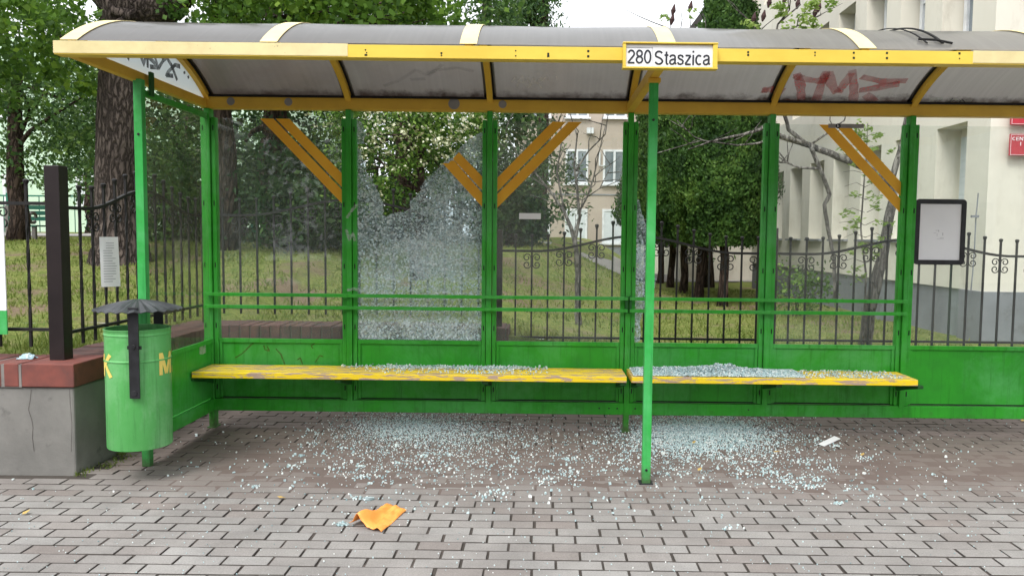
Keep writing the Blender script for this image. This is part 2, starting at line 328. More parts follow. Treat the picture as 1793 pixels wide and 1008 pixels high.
def gable_m():
    m, nt, b = newmat('milky_gable_sheet')
    c = mixc(nt, noise_out(nt, coords(nt), 6, 5), (0.62, 0.66, 0.68), (0.5, 0.54, 0.55))
    nt.links.new(c, b.inputs['Base Color']); b.inputs['Roughness'].default_value = 0.4
    t = N(nt, 'ShaderNodeBsdfTranslucent'); t.inputs['Color'].default_value = (0.9, 0.95, 0.98, 1)
    mx = N(nt, 'ShaderNodeMixShader'); mx.inputs[0].default_value = 0.6
    nt.links.new(b.outputs[0], mx.inputs[1]); nt.links.new(t.outputs[0], mx.inputs[2])
    nt.links.new(mx.outputs[0], nt.nodes['Material Output'].inputs['Surface']); return m
M['gable'] = gable_m()
def sprayed(name, col, a=0.6, sc=12):
    m, nt, b = newmat(name); b.inputs['Base Color'].default_value = c4(col); b.inputs['Roughness'].default_value = 0.6
    tr = N(nt, 'ShaderNodeBsdfTransparent'); mx = N(nt, 'ShaderNodeMixShader')
    f = ramp(nt, noise_out(nt, coords(nt), sc, 6, 0.7), [(0.3, g(a * 0.5)), (0.7, g(min(1, a * 1.5)))])
    nt.links.new(f, mx.inputs[0]); nt.links.new(tr.outputs[0], mx.inputs[1]); nt.links.new(b.outputs[0], mx.inputs[2])
    nt.links.new(mx.outputs[0], nt.nodes['Material Output'].inputs['Surface']); return m
M['spray_red'] = sprayed('faded_red_spray', (0.50, 0.035, 0.035), 0.5, 7)
M['spray_black'] = sprayed('black_marker', (0.01, 0.01, 0.015), 1.0)
M['spray_white'] = sprayed('scratched_tag', (0.7, 0.68, 0.65), 0.55, 40)
M['spray_grey'] = sprayed('faded_grey_spray', (0.10, 0.105, 0.12), 0.16, 6)
M['spray_brown'] = sprayed('brown_marker', (0.12, 0.10, 0.01), 0.55, 30)
M['smear'] = sprayed('pale_smear', (0.55, 0.6, 0.55), 0.4, 14)
M['flap'] = basic('grey_sticker', (0.30, 0.29, 0.28), None, 4, 0.6, bs=0)
M['orange_out'] = basic('orange_plastic', (1.0, 0.42, 0.10), (1.0, 0.32, 0.06), 9, 0.45, bs=0.2)
def ground_mat():
    m, nt, b = newmat('park_ground')
    v = coords(nt)
    gcol = mixc(nt, ramp(nt, noise_out(nt, v, 9, 8, 0.7), [(0.35, g(0)), (0.65, g(1))]), (0.12, 0.18, 0.038), (0.26, 0.27, 0.09))
    n2 = ramp(nt, noise_out(nt, v, 1.1, 6, 0.6), [(0.50, g(0)), (0.64, g(1))])
    col = mixc(nt, n2, gcol, (0.24, 0.18, 0.125))
    n3 = ramp(nt, noise_out(nt, v, 30, 6, 0.75), [(0.3, g(0.6)), (0.7, g(1.3))])
    nt.links.new(mixc(nt, 1, col, n3, 'MULTIPLY'), b.inputs['Base Color'])
    b.inputs['Roughness'].default_value = 1; b.inputs['Specular IOR Level'].default_value = 0.05
    bump(nt, b, noise_out(nt, v, 25, 8, 0.8), 0.8, 0.04); return m
M['ground'] = ground_mat()

# ------------------------------------------------------------ mesh builder
class MB:
    def __init__(s): s.v = []; s.f = []; s.m = []; s.r = []
    def face(s, idx, mi=0, r=0.5): s.f.append(idx); s.m.append(mi); s.r.append(r)
    def quad(s, a, b, c, d, mi=0, r=0.5):
        n = len(s.v); s.v += [tuple(a), tuple(b), tuple(c), tuple(d)]; s.face((n, n + 1, n + 2, n + 3), mi, r)
    def box(s, x0, x1, y0, y1, z0, z1, mi=0, r=0.5, T=None):
        n = len(s.v)
        P = [(x0, y0, z0), (x1, y0, z0), (x1, y1, z0), (x0, y1, z0), (x0, y0, z1), (x1, y0, z1), (x1, y1, z1), (x0, y1, z1)]
        if T is not None: P = [tuple(T @ Vector(p)) for p in P]
        s.v += P
        for q in ((0, 3, 2, 1), (4, 5, 6, 7), (0, 1, 5, 4), (1, 2, 6, 5), (2, 3, 7, 6), (3, 0, 4, 7)):
            s.face(tuple(n + i for i in q), mi, r)
        return s
    def prism(s, poly, d, mi=0):
        """poly: list of Vectors (planar), d: extrusion vector"""
        n = len(s.v); k = len(poly); d = Vector(d)
        s.v += [tuple(p) for p in poly] + [tuple(Vector(p) + d) for p in poly]
        s.face(tuple(range(n + k - 1, n - 1, -1)), mi); s.face(tuple(range(n + k, n + 2 * k)), mi)
        for i in range(k):
            j = (i + 1) % k; s.face((n + i, n + j, n + k + j, n + k + i), mi)
        return s
    def tube(s, pts, rad, seg=6, mi=0, jitter=0, cap=True):
        pts = [Vector(p) for p in pts]
        if not isinstance(rad, (list, tuple)): rad = [rad] * len(pts)
        n0 = len(s.v); up = None
        for i, p in enumerate(pts):
            t = (pts[min(i + 1, len(pts) - 1)] - pts[max(i - 1, 0)])
            if t.length < 1e-9: t = Vector((0, 0, 1))
            t.normalize()
            if up is None:
                up = Vector((1, 0, 0)) if abs(t.x) < 0.9 else Vector((0, 1, 0))
            a = (up - t * up.dot(t)).normalized(); up = a; b = t.cross(a)
            for k in range(seg):
                an = 2 * math.pi * k / seg
                rr = rad[i] * (1 + (random.uniform(-jitter, jitter) if jitter else 0))
                s.v.append(tuple(p + a * (rr * math.cos(an)) + b * (rr * math.sin(an))))
        for i in range(len(pts) - 1):
            for k in range(seg):
                k2 = (k + 1) % seg
                s.face((n0 + i * seg + k, n0 + i * seg + k2, n0 + (i + 1) * seg + k2, n0 + (i + 1) * seg + k), mi)
        if cap:
            s.face(tuple(n0 + k for k in range(seg))[::-1], mi)
            e = n0 + (len(pts) - 1) * seg; s.face(tuple(e + k for k in range(seg)), mi)
        return s
    def lathe(s, prof, cx, cy, seg=48, mi=0, cap0=False, cap1=False):
        n0 = len(s.v)
        for (r, z) in prof:
            for k in range(seg):
                a = 2 * math.pi * k / seg; s.v.append((cx + r * math.cos(a), cy + r * math.sin(a), z))
        for i in range(len(prof) - 1):
            for k in range(seg):
                k2 = (k + 1) % seg
                s.face((n0 + i * seg + k, n0 + i * seg + k2, n0 + (i + 1) * seg + k2, n0 + (i + 1) * seg + k), mi)
        if cap0: s.face(tuple(n0 + k for k in range(seg))[::-1], mi)
        if cap1:
            e = n0 + (len(prof) - 1) * seg; s.face(tuple(e + k for k in range(seg)), mi)
        return s
    def build(s, name, mats, parent=None, bevel=0, smooth=False, rnd=False, origin=None):
        me = bpy.data.meshes.new(name)
        if origin is not None: o3 = Vector(origin); vs = [tuple(Vector(v) - o3) for v in s.v]
        else: vs = s.v
        me.from_pydata(vs, [], s.f)
        if not isinstance(mats, (list, tuple)): mats = [mats]
        for m in mats: me.materials.append(M[m] if isinstance(m, str) else m)
        me.polygons.foreach_set('material_index', s.m)
        if smooth: me.polygons.foreach_set('use_smooth', [True] * len(s.f))
        if rnd:
            at = me.attributes.new('rnd', 'FLOAT', 'FACE'); at.data.foreach_set('value', s.r)
        me.update()
        o = bpy.data.objects.new(name, me); COL.objects.link(o)
        if origin is not None: o.location = origin
        if parent is not None:
            o.parent = parent
            if parent.type == 'EMPTY' and origin is None: o.location = -Vector(parent.location)
            elif origin is not None: o.location = Vector(origin) - Vector(parent.location)
            elif parent.type == 'MESH': o.location = (0, 0, 0)
        if bevel:
            bv = o.modifiers.new('bevel', 'BEVEL'); bv.width = bevel; bv.segments = 2; bv.limit_method = 'ANGLE'; bv.angle_limit = R(40)
        return o
def tag(o, label=None, cat=None, group=None, kind=None):
    if label: o['label'] = label
    if cat: o['category'] = cat
    if group: o['group'] = group
    if kind: o['kind'] = kind
    return o
def empty(name, loc, label, cat, group=None):
    e = bpy.data.objects.new(name, None); e.location = loc; e.empty_display_size = 0.1; COL.objects.link(e)
    return tag(e, label, cat, group)
def copy_part(o, loc, parent, scale=None):
    c = o.copy(); COL.objects.link(c); c.parent = parent; c.location = loc
    if scale: c.scale = scale
    return c
def ribbon(mb, pts, w, nrm, mi=0, lift=0.0015):
    """flat painted stroke of width w through pts on a surface with normal nrm"""
    pts = [Vector(p) + Vector(nrm) * lift for p in pts]; nrm = Vector(nrm)
    L = []; Rr = []
    for i, p in enumerate(pts):
        t = (pts[min(i + 1, len(pts) - 1)] - pts[max(i - 1, 0)]).normalized(); sd_ = t.cross(nrm).normalized()
        ww = w * (0.8 + 0.35 * random.random()) / 2
        L.append(p + sd_ * ww); Rr.append(p - sd_ * ww)
    for i in range(len(pts) - 1): mb.quad(L[i], Rr[i], Rr[i + 1], L[i + 1], mi)
def dens(pts, n=4):
    out = []
    for a, b in zip(pts[:-1], pts[1:]):
        for i in range(n): out.append((a[0] + (b[0] - a[0]) * i / n, a[1] + (b[1] - a[1]) * i / n))
    out.append(tuple(pts[-1])); return out
def text_mesh(body, extr=0.0):
    cu = bpy.data.curves.new('t', 'FONT'); cu.body = body; cu.extrude = extr; cu.offset = 0.018
    o = bpy.data.objects.new('t', cu); COL.objects.link(o); bpy.context.view_layer.update()
    me = bpy.data.meshes.new_from_object(o.evaluated_get(bpy.context.evaluated_depsgraph_get()))
    bpy.data.objects.remove(o); return me
def arcp(cx, cy, rx, ry, a0, a1, n=12): return [(cx + rx * math.cos(R(a0 + (a1 - a0) * k / n)), cy + ry * math.sin(R(a0 + (a1 - a0) * k / n))) for k in range(n + 1)]
GL = {  # monoline grotesque capitals and small letters on a cap height of 1: (advance, strokes)
 '2': (.60, [arcp(.29, .70, .21, .235, 165, -25) + [(.09, .13), (.07, .065)], [(.05, .065), (.53, .065)]]),
 '8': (.60, [arcp(.29, .73, .19, .205, 0, 360, 20), arcp(.29, .285, .22, .22, 0, 360, 20)]),
 '0': (.60, [arcp(.29, .5, .215, .435, 0, 360, 24)]),
 'S': (.68, [arcp(.33, .715, .235, .22, 25, 180, 10) + [(.12, .60), (.33, .51), (.50, .42), (.575, .30)] + arcp(.33, .28, .25, .215, 0, -165, 10)]),
 't': (.34, [[(.17, .93), (.17, .18), (.20, .08), (.31, .065)], [(.03, .68), (.31, .68)]]),
 'a': (.56, [[(.08, .55), (.14, .66), (.27, .69), (.40, .65), (.43, .55), (.43, .18), (.50, .06)], [(.43, .43), (.22, .38), (.09, .31), (.07, .17), (.16, .065), (.29, .07), (.43, .2)]]),
 's': (.52, [[(.42, .53), (.36, .66), (.24, .69), (.11, .65), (.09, .53), (.18, .44), (.34, .38), (.43, .28), (.40, .13), (.27, .065), (.12, .09), (.06, .21)]]),
 'z': (.50, [[(.07, .67), (.43, .67)], [(.43, .65), (.06, .09)], [(.05, .065), (.45, .065)]]),
 'i': (.24, [[(.11, 0), (.11, .72)], [(.11, .87), (.11, 1.0)]]),
 'c': (.52, [arcp(.27, .375, .205, .31, 50, 310, 16)]),
 'M': (.86, [[(.10, 0), (.10, 1)], [(.12, .98), (.40, .04)], [(.42, .04), (.70, .98)], [(.72, 1), (.72, 0)]]),
 'Z': (.64, [[(.06, .94), (.54, .94)], [(.54, .93), (.06, .07)], [(.05, .06), (.56, .06)]]),
 'K': (.68, [[(.10, 0), (.10, 1)], [(.55, 1), (.12, .42)], [(.24, .56), (.58, 0)]]),
 'C': (.68, [arcp(.34, .5, .25, .43, 45, 315, 16)]), 'E': (.60, [[(.10, 0), (.10, 1)], [(.1, .94), (.52, .94)], [(.1, .52), (.48, .52)], [(.1, .06), (.53, .06)]]),
 'N': (.70, [[(.10, 0), (.10, 1)], [(.12, .98), (.56, .02)], [(.58, 1), (.58, 0)]]), 'T': (.60, [[(.03, .94), (.55, .94)], [(.29, .9), (.29, 0)]]),
 'R': (.66, [[(.10, 0), (.10, 1)], [(.1, .94), (.38, .94), (.50, .86), (.52, .72), (.47, .58), (.38, .50), (.1, .50)], [(.36, .5), (.56, 0)]]), 'I': (.26, [[(.12, 0), (.12, 1)]])}
def stroke_quads(body, wd):
    """list of quads (4 x (x, y)) and total advance"""
    out = []; x0 = 0
    for ch in body:
        adv, sts = GL[ch]
        for st in sts:
            pts = [Vector((a, b)) for a, b in st]; D = []
            for a, b in zip(pts[:-1], pts[1:]):
                k = max(1, int((b - a).length / .12)); D += [a.lerp(b, q / k) for q in range(k)]
            D.append(pts[-1]); L = []; Q = []
            for i, p in enumerate(D):
                t = (D[min(i + 1, len(D) - 1)] - D[max(i - 1, 0)]); t = t.normalized() if t.length > 1e-6 else Vector((1, 0)); nn = Vector((-t.y, t.x)) * wd / 2
                L.append(p + nn); Q.append(p - nn)
            for i in range(len(D) - 1): out.append([(x0 + q.x, q.y) for q in (L[i], Q[i], Q[i + 1], L[i + 1])])
        x0 += adv
    return out, x0 - .06
def text_obj(name, body, x0, x1, z0, z1, y, mat, parent, wd=.125):
    """lettering facing -Y, fitted to a box"""
    qs, adv = stroke_quads(body, wd); mb = MB(); sx = (x1 - x0) / adv; sz_ = z1 - z0; k = 0
    for q in qs:
        mb.quad(*[(x0 + a * sx, y - .00004 * (k % 5), z0 + b * sz_) for a, b in q]); k += 1
    return mb.build(name, mat, parent)
def sstep(a, b, x):
    t = max(0, min(1, (x - a) / (b - a))); return t * t * (3 - 2 * t)

# ============================================================ SETTING
YB = 5.55                       # plane of the shelter's back wall
PX = [-2.385, -1.385, -0.385, 0.615, 1.615, 2.605, 3.59]
WX = -2.70                      # pavement-side face of the retaining wall
WEND = -0.28
def gz(x, y):
    zl = 0.60 + 0.62 * sstep(6.9 if x > -2.9 else 5.2, 13, y) + 0.15 * sstep(13, 22, y)
    zr = 0.36 - 0.12 * sstep(12, 30, y)
    t = sstep(-1.3, 1.6, x - 0.10 * (y - 6.6) + 0.35 * math.sin(y * 0.8))
    z = zl * (1 - t) + zr * t
    if y < 30: z += 0.035 * noise.noise(Vector((x * 0.9, y * 0.9, 0))) + 0.012 * noise.noise(Vector((x * 4, y * 4, 3)))
    return z
def terrain():
    mb = MB()
    def grid(xs, ys):
        n0 = len(mb.v); nx = len(xs)
        for y in ys:
            for x in xs: mb.v.append((x, y, gz(x, y)))
        for j in range(len(ys) - 1):
            for i in range(nx - 1):
                a = n0 + j * nx + i; mb.face((a, a + 1, a + nx + 1, a + nx))
    xs = sorted(set([-60, -45, -30, -20, -14] + [-10 + 0.2 * i for i in range(101)] + [12, 16, 24, 40, 60]))
    ys = [6.42 + 0.15 * i for i in range(60)] + [15.6 + i * 1.0 for i in range(24)] + [45, 60, 100, 200]
    grid(xs, ys)
    grid([-60, -30, -15, -9, -7, -6] + [-5 + 0.15 * i for i in range(14)] + [-2.93], [4.62 + 0.15 * i for i in range(12)] + [6.42])
    # earth edge down to the pavement behind the shelter
    for i in range(60):
        x0, x1 = -0.3 + i * 0.2, -0.1 + i * 0.2
        mb.quad((x0, 6.40, -0.02), (x1, 6.40, -0.02), (x1, 6.42, gz(x1, 6.42)), (x0, 6.42, gz(x0, 6.42)))
    tag(mb.build('ground', 'ground', smooth=True), kind='structure')
terrain()

def pavement():
    mb = MB(); mb.quad((-60, -30, -0.03), (60, -30, -0.03), (60, 6.45, -0.03), (-60, 6.45, -0.03))
    tag(mb.build('street', 'sand'), kind='structure')
    # joint filler: low between the pavers in front, flush and sandy in the waiting area
    mb = MB(); nx, ny = 400, 240
    for j in range(ny + 1):
        for i in range(nx + 1):
            x = -6 + 12 * i / nx; y = 1.6 + 4.85 * j / ny
            k = sstep(4.0, 4.25, y + 0.25 * noise.noise(Vector((x * 1.2, y, 0)))) * (1 - sstep(5.02, 5.12, y))
            k *= sstep(-2.5, -1.9, x + 0.3 * noise.noise(Vector((y * 2, x, 4))))
            k = max(k, 0.35 * (noise.noise(Vector((x * 3, y * 3, 9))) > 0.25))
            mb.v.append((x, y, -0.0105 + 0.0101 * k + 0.0008 * noise.noise(Vector((x * 9, y * 9, 1))) + (1 - k) * max(0, .007 * noise.noise(Vector((x * 38, y * 38, 7))))))
    for j in range(ny):
        for i in range(nx):
            a = j * (nx + 1) + i; mb.face((a, a + 1, a + nx + 2, a + nx + 1))
    tag(mb.build('joint_sand', 'sand', smooth=True), kind='structure')
    mb = MB(); L, W, GP = 0.1935, 0.0815, 0.0115
    rot = Matrix.Rotation(R(-0.35), 3, 'Z')
    j = 0; y = 1.62
    while y < 6.32:
        off = (0.5 * (j % 2)) * (L + GP) + random.uniform(-0.012, 0.012)
        x = -6.2 + off
        while x < 6.2:
            xc, yc = x + L / 2, y + W / 2
            if not (xc < WX + 0.02 and yc > 4.34) and (abs(xc) < 1.2 + 0.95 * yc):
                c = Vector((xc + random.gauss(0, .0012), yc + random.gauss(0, .0012), 0)); c = rot @ c
                zt = random.gauss(0, 0.0009); tx, ty = random.gauss(0, .005), random.gauss(0, .006); rz = random.gauss(0, 0.006)
                rv = random.random() if random.random() > 0.015 else 0.0
                n = len(mb.v); hw, hl, bv = W / 2, L / 2, 0.0018
                cs, sn = math.cos(rz), math.sin(rz)
                for (lx, ly, lz) in ((-hl, -hw, -.02), (hl, -hw, -.02), (hl, hw, -.02), (-hl, hw, -.02),
                                     (-hl, -hw, -bv), (hl, -hw, -bv), (hl, hw, -bv), (-hl, hw, -bv),
                                     (-hl + bv, -hw + bv, 0), (hl - bv, -hw + bv, 0), (hl - bv, hw - bv, 0), (-hl + bv, hw - bv, 0)):
                    mb.v.append((c.x + lx * cs - ly * sn, c.y + lx * sn + ly * cs, zt + lz + lx * ty * .3 + ly * tx))
                for a in (0, 4):
                    for k in range(4): mb.face((n + a + k, n + a + (k + 1) % 4, n + a + 4 + (k + 1) % 4, n + a + 4 + k), 1 if a == 0 else 0, rv)
                mb.face((n + 8, n + 9, n + 10, n + 11), 0, rv)
            x += L + GP
        y += W + 0.0112; j += 1
    tag(mb.build('pavement', ['paver', 'joint_dark'], rnd=True), kind='structure')
pavement()

# path and far lawn strip on the left of the park
mb = MB()
for i in range(30):
    x0, x1 = -22 + i, -21 + i
    f = lambda x: 17.2 + 0.15 * (x + 8)
    mb.quad((x0, f(x0), gz(x0, f(x0)) + .02), (x1, f(x1), gz(x1, f(x1)) + .02), (x1, f(x1) + 3, gz(x1, f(x1) + 3) + .02), (x0, f(x0) + 3, gz(x0, f(x0) + 3) + .02))
tag(mb.build('path', 'path'), kind='structure')

def grass():
    mb = MB()
    for _ in range(62000):
        u = random.random()
        y = 4.68 + (random.random() ** 1.4) * 11
        x = random.uniform(-0.80, 0.72) * y
        if y < 6.5 and x > -2.98: continue
        if y > 7.8 and x > 4.4: continue
        n1 = noise.noise(Vector((x * 1.1, y * 1.1, 0)))
        if n1 < -0.12 and random.random() < 0.75: continue
        z = gz(x, y); h = random.uniform(.02, .065) * (1.2 if y < 6.9 else 1); a = random.uniform(0, 6.283)
        w = 0.004 + 0.0006 * y; dx, dy = math.cos(a) * w, math.sin(a) * w
        lx, ly = random.gauss(0, .025), random.gauss(0, .025)
        n = len(mb.v); mb.v += [(x - dx, y - dy, z - .005), (x + dx, y + dy, z - .005), (x + lx, y + ly, z + h)]
        mb.face((n, n + 1, n + 2), 0, min(1, max(0, 0.42 + 0.5 * noise.noise(Vector((x * .8, y * .8, 5))) + random.gauss(0, .13))))
    tag(mb.build('grass', 'grass', rnd=True), 'patchy green and straw coloured grass on the bank behind the shelter', 'grass', kind='stuff')
grass()

# ------------------------------------------------------------ retaining wall
def retaining_wall():
    w = empty('retaining_wall', (-3.5, 4.6, 0), 'low grey plastered wall with red brick coping at the left of the shelter', 'wall')
    mb = MB()
    mb.prism([Vector(p) for p in ((-9, 4.40, -.02), (WX, 4.40, -.02), (WX, 6.38, -.02), (WEND - .02, 6.38, -.02), (WEND - .02, 6.72, -.02), (-3.05, 6.72, -.02), (-3.05, 4.70, -.02), (-9, 4.70, -.02))], (0, 0, .53))
    mb.build('plaster_base', 'plaster', w, bevel=.012)
    # a few cracks in the plaster
    mb = MB()
    c = [(55, 682), (53, 700), (50, 716), (56, 735), (58, 748), (57, 765), (60, 790)]
    ribbon(mb, [pt(a, b, 4.40) for a, b in dens(c, 3)], .0028, (0, -1, 0))
    c = [(122, 680), (123, 705), (126, 740), (125, 790)]
    ribbon(mb, [pt(a, b, 4.40) for a, b in dens(c, 3)], .0022, (0, -1, 0))
    mb.build('crack', 'joint_dark', w)
    # coping of single bricks: front run, side run, back run
    mb = MB(); z0, z1 = .513, .647
    def br(x0, x1, y0, y1):
        r = random.uniform(-.003, .003); mb.box(x0, x1, y0, y1, z0, z1 + r, 1 if y0 > 4.5 else 0, random.random())
    br(-2.99, WX + .012, 4.385, 4.74)
    x = -3.006
    seq = [.085, .085, .26, .085, .09]
    i = 0
    while x > -8:
        wd = seq[i % 5]; br(x - wd, x, 4.385, 4.74); x -= wd + .017; i += 1
    y = 4.752
    while y < 6.2:
        br(-3.06, WX + .012, y, y + .075); y += .085
    br(-3.06, WX + .012, y, 6.74)
    x = WX + .022
    while x < WEND - .07:
        br(x, x + .075, 6.365, 6.74); x += .085
    br(x, WEND, 6.365, 6.74)
    mb.build('brick_coping', ['cap_brick', 'cap_dark'], w, bevel=.006)
    mb = MB(); mb.box(-8, -2.992, 4.3885, 4.73, .511, .6425); mb.box(-3.05, WX + .004, 4.80, 6.74, .5112, .6375, 1); mb.box(WX + .005, WEND - .01, 6.372, 6.73, .5112, .6375, 1)
    mb.build('mortar', ['mortar', 'mortar_dark'], w)
retaining_wall()

# ------------------------------------------------------------ iron fences
def scroll_mb():
    mb = MB()
    for s in (-1, 1):
        C = []
        for k in range(22):
            t = k / 21; a = R(190 - 430 * t); r = .034 - .022 * t
            C.append((.041 + r * math.cos(a), .030 + r * math.sin(a)))
        C = C[::-1]; D = [(x, -z) for x, z in C[::-1]]
        mb.tube([(s * x, 0, z) for x, z in C + [(.0072, 0)] + D], .0048, 5)
    return mb
def picket_mb(h, knob=True, r=.0085, twist=False):
    mb = MB(); n = 14 if twist else 1
    # square bar, forged flared tip
    for i in range(n + 1):
        z = h * i / n; a = (i * 0.6) if twist and 2 < i < n - 2 else 0
        for k in range(4):
            an = math.pi / 4 + k * math.pi / 2 + a; mb.v.append((r * 1.2 * math.cos(an), r * 1.2 * math.sin(an), z))
    for i in range(n):
        for k in range(4):
            k2 = (k + 1) % 4; mb.face((i * 4 + k, i * 4 + k2, (i + 1) * 4 + k2, (i + 1) * 4 + k))
    mb.face((3, 2, 1, 0))
    mb.lathe([(.008, h - .03), (.010, h - .02), (.016, h - .004), (.017, h + .006), (.010, h + .012), (.004, h + .013)], 0, 0, 8, cap1=True)
    return mb
def iron_fence(name, label, A, B, zb, zlr, ztr, sections, rise, rail_ext=.13, n_per=17, posts=(), post_top=0.0, skip=(), half=.85, twist=False, pstep=2, side=1, knobtop=True):
    """A,B: ends in plan; zb bar foot, zlr lower rail, ztr upper rail at its low part"""
    A = Vector((A[0], A[1], 0)); B = Vector((B[0], B[1], 0)); L = (B - A).length; d = (B - A) / L; nrm = Vector((-d.y, d.x, 0)); ang = math.atan2(d.y, d.x)
    e = empty(name, (A.x, A.y, zb), label, 'fence', 'wrought iron fence panels around the park')
    sl = L / sections
    def ztop(u):
        v = (u % sl) - sl / 2
        return ztr + (rise * 0.5 * (1 + math.cos(math.pi * v / half)) if abs(v) < half else 0)
    T = Matrix.Rotation(ang, 4, 'Z')
    # rails
    mb = MB(); mb.box(0, L, -.012, .012, zlr - .009 - zb, zlr + .009 - zb)
    r = mb.build('rail', 'iron', e); r.location = (0, 0, 0); r.rotation_euler.z = ang
    mb = MB(); k = int(L / .05)
    P = [(L * i / k, 0, ztop(min(L * i / k, L - 1e-4)) - zb) for i in range(k + 1)]
    for (p, q) in zip(P[:-1], P[1:]):
        n = len(mb.v)
        for c in (p, q):
            for (dy, dz) in ((-.013, -.010), (.013, -.010), (.013, .010), (-.013, .010)): mb.v.append((c[0], dy, c[2] + dz))
        for kk in range(4): mb.face((n + kk, n + (kk + 1) % 4, n + 4 + (kk + 1) % 4, n + 4 + kk))
    r = mb.build('rail', 'iron', e); r.location = (0, 0, 0); r.rotation_euler.z = ang
    h0 = ztr + rail_ext - zb
    first = picket_mb(h0, twist=twist).build('picket', 'iron', e); fs = scroll_mb().build('scroll', 'iron', e)
    used = False; su = False; nb = n_per * sections; cnt = 0
    for i in range(nb + 1):
        if i % n_per == 0: continue
        u = L * i / nb; sc = (ztop(u) + rail_ext - zb) / h0; p = d * u
        if u in skip: continue
        if not used: first.location = p; first.scale.z = sc; first.rotation_euler.z = ang; used = True
        else:
            c = copy_part(first, p, e); c.scale = (1, 1, sc); c.rotation_euler.z = ang
        if (i % n_per) % pstep == 0 and (i % n_per) not in (0,):
            q = Vector((p.x, p.y, ztop(u) - zb - .085)) + nrm * (-.001)
            if not su: fs.location = q; fs.rotation_euler.z = ang; su = True
            else:
                c = copy_part(fs, q, e); c.rotation_euler.z = ang
    for (u, w, z0, z1) in posts:
        mb = MB(); mb.box(-w / 2, w / 2, -w / 2, w / 2, z0 - zb, z1 - zb)
        o = mb.build('post', 'post_brown', e, bevel=.003); o.location = d * u; o.rotation_euler.z = ang
    return e
iron_fence('iron_fence', 'wrought iron fence standing on the lawn behind the middle and right bays', (-.365, 6.50), (4.26, 6.50), .50, .555, 1.285, 2, .135,
           posts=((0.0, .05, .3, 1.46), (2.312, .05, .3, 1.50), (4.624, .05, .3, 1.46)))
iron_fence('iron_fence', 'wrought iron fence on the brick topped wall behind the two left bays', (-2.86, 6.55), (-.40, 6.55), .724, .775, 1.56, 1, .14,
           posts=((.0, .06, .64, 1.8),), half=.9)
iron_fence('iron_fence', 'side run of iron fence carrying a paper notice, between brown post and shelter', (-2.86, 4.64), (-2.86, 6.50), .715, .80, 1.55, 1, .15, n_per=14,
           half=.75, twist=True)
iron_fence('iron_fence', 'iron fence at the far left edge, ending at the brown square post', (-5.06, 4.56), (-2.86, 4.56), .72, .825, 1.57, 1, .02, n_per=12,
           twist=True, posts=((2.20 - .005, .088, .64, 1.79),))

# ============================================================ BUS SHELTER
ROOF_F, ROOF_BK, ROOF_Z, RISE = 3.93, 5.57, 2.362, .265
_c = (ROOF_BK - ROOF_F) / 2; RR = (_c * _c + RISE * RISE) / (2 * RISE); YC = (ROOF_F + ROOF_BK) / 2; ZC = ROOF_Z + RISE - RR
AMAX = math.asin(_c / RR)
def arc(t, off=0.0):
    a = -AMAX + 2 * AMAX * t; return (YC + (RR + off) * math.sin(a), ZC + (RR + off) * math.cos(a))
def proof(px, py):
    """point on the underside of the roof skin, with its inward normal"""
    d = ray(px, py); r = RR - .006
    A = d.y ** 2 + d.z ** 2; B = 2 * (d.y * (-YC) + d.z * (CAMH - ZC)); C = YC ** 2 + (CAMH - ZC) ** 2 - r * r
    t = (-B + math.sqrt(max(0, B * B - 4 * A * C))) / (2 * A)
    p = Vector((d.x * t, d.y * t, CAMH + d.z * t)); n = Vector((0, YC - p.y, ZC - p.z)).normalized()
    return p, n
S = empty('bus_shelter', (0, YB, 0), 'green and yellow bus shelter with a curved roof and two smashed glass panes', 'bus shelter')

def post(x, foot):
    mb = MB(); mb.box(x - .019, x + .019, YB - .045, YB + .03, 0.0 if foot else .20, 2.285)
    if foot: mb.box(x - .03, x + .03, YB - .055, YB + .04, 0, .012)
    p = mb.build('post', 'green', S, bevel=.003)
    for s in (-1, 1):
        mb = MB(); a, b = sorted((x + s * .023, x + s * .052)); mb.box(a, b, YB - .028, YB + .028, .217, 2.225)
        for z in (2.15, 1.62, 1.18, .745, .30):
            xm = (a + b) / 2; mb.box(xm - .004, xm + .004, YB - .0305, YB - .027, z - .018, z + .018, 1)
        c = mb.build('clamp', ['green', 'slot'], p, bevel=.002); c.location = (0, 0, 0)
for i, x in enumerate(PX): post(x, i in (0, 3, 6))
# front posts
def bolt(mb, x, y, z, r=.008, mi=1):
    n = len(mb.v); mb.tube([(x, y + .002, z), (x, y - .006, z)], r, 8, mi)
mb = MB(); mb.box(-2.401, -2.352, 4.56, 4.605, 0, 2.30); bolt(mb, -2.375, 4.56, 1.98); bolt(mb, -2.375, 4.56, .4)
mb.build('front_post', ['green_light', 'black'], S, bevel=.004)
mb = MB(); mb.box(.582, .630, 4.33, 4.375, 0, 2.30); mb.box(.565, .645, 4.32, 4.395, 0, .008, 1)
bolt(mb, .605, 4.33, .085); bolt(mb, .605, 4.33, 2.06)
mb.build('front_post', ['green_light', 'black'], S, bevel=.004)
mb = MB(); mb.box(3.55, 3.61, 4.36, 4.42, 0, 2.30); mb.build('front_post', 'green_light', S, bevel=.004)
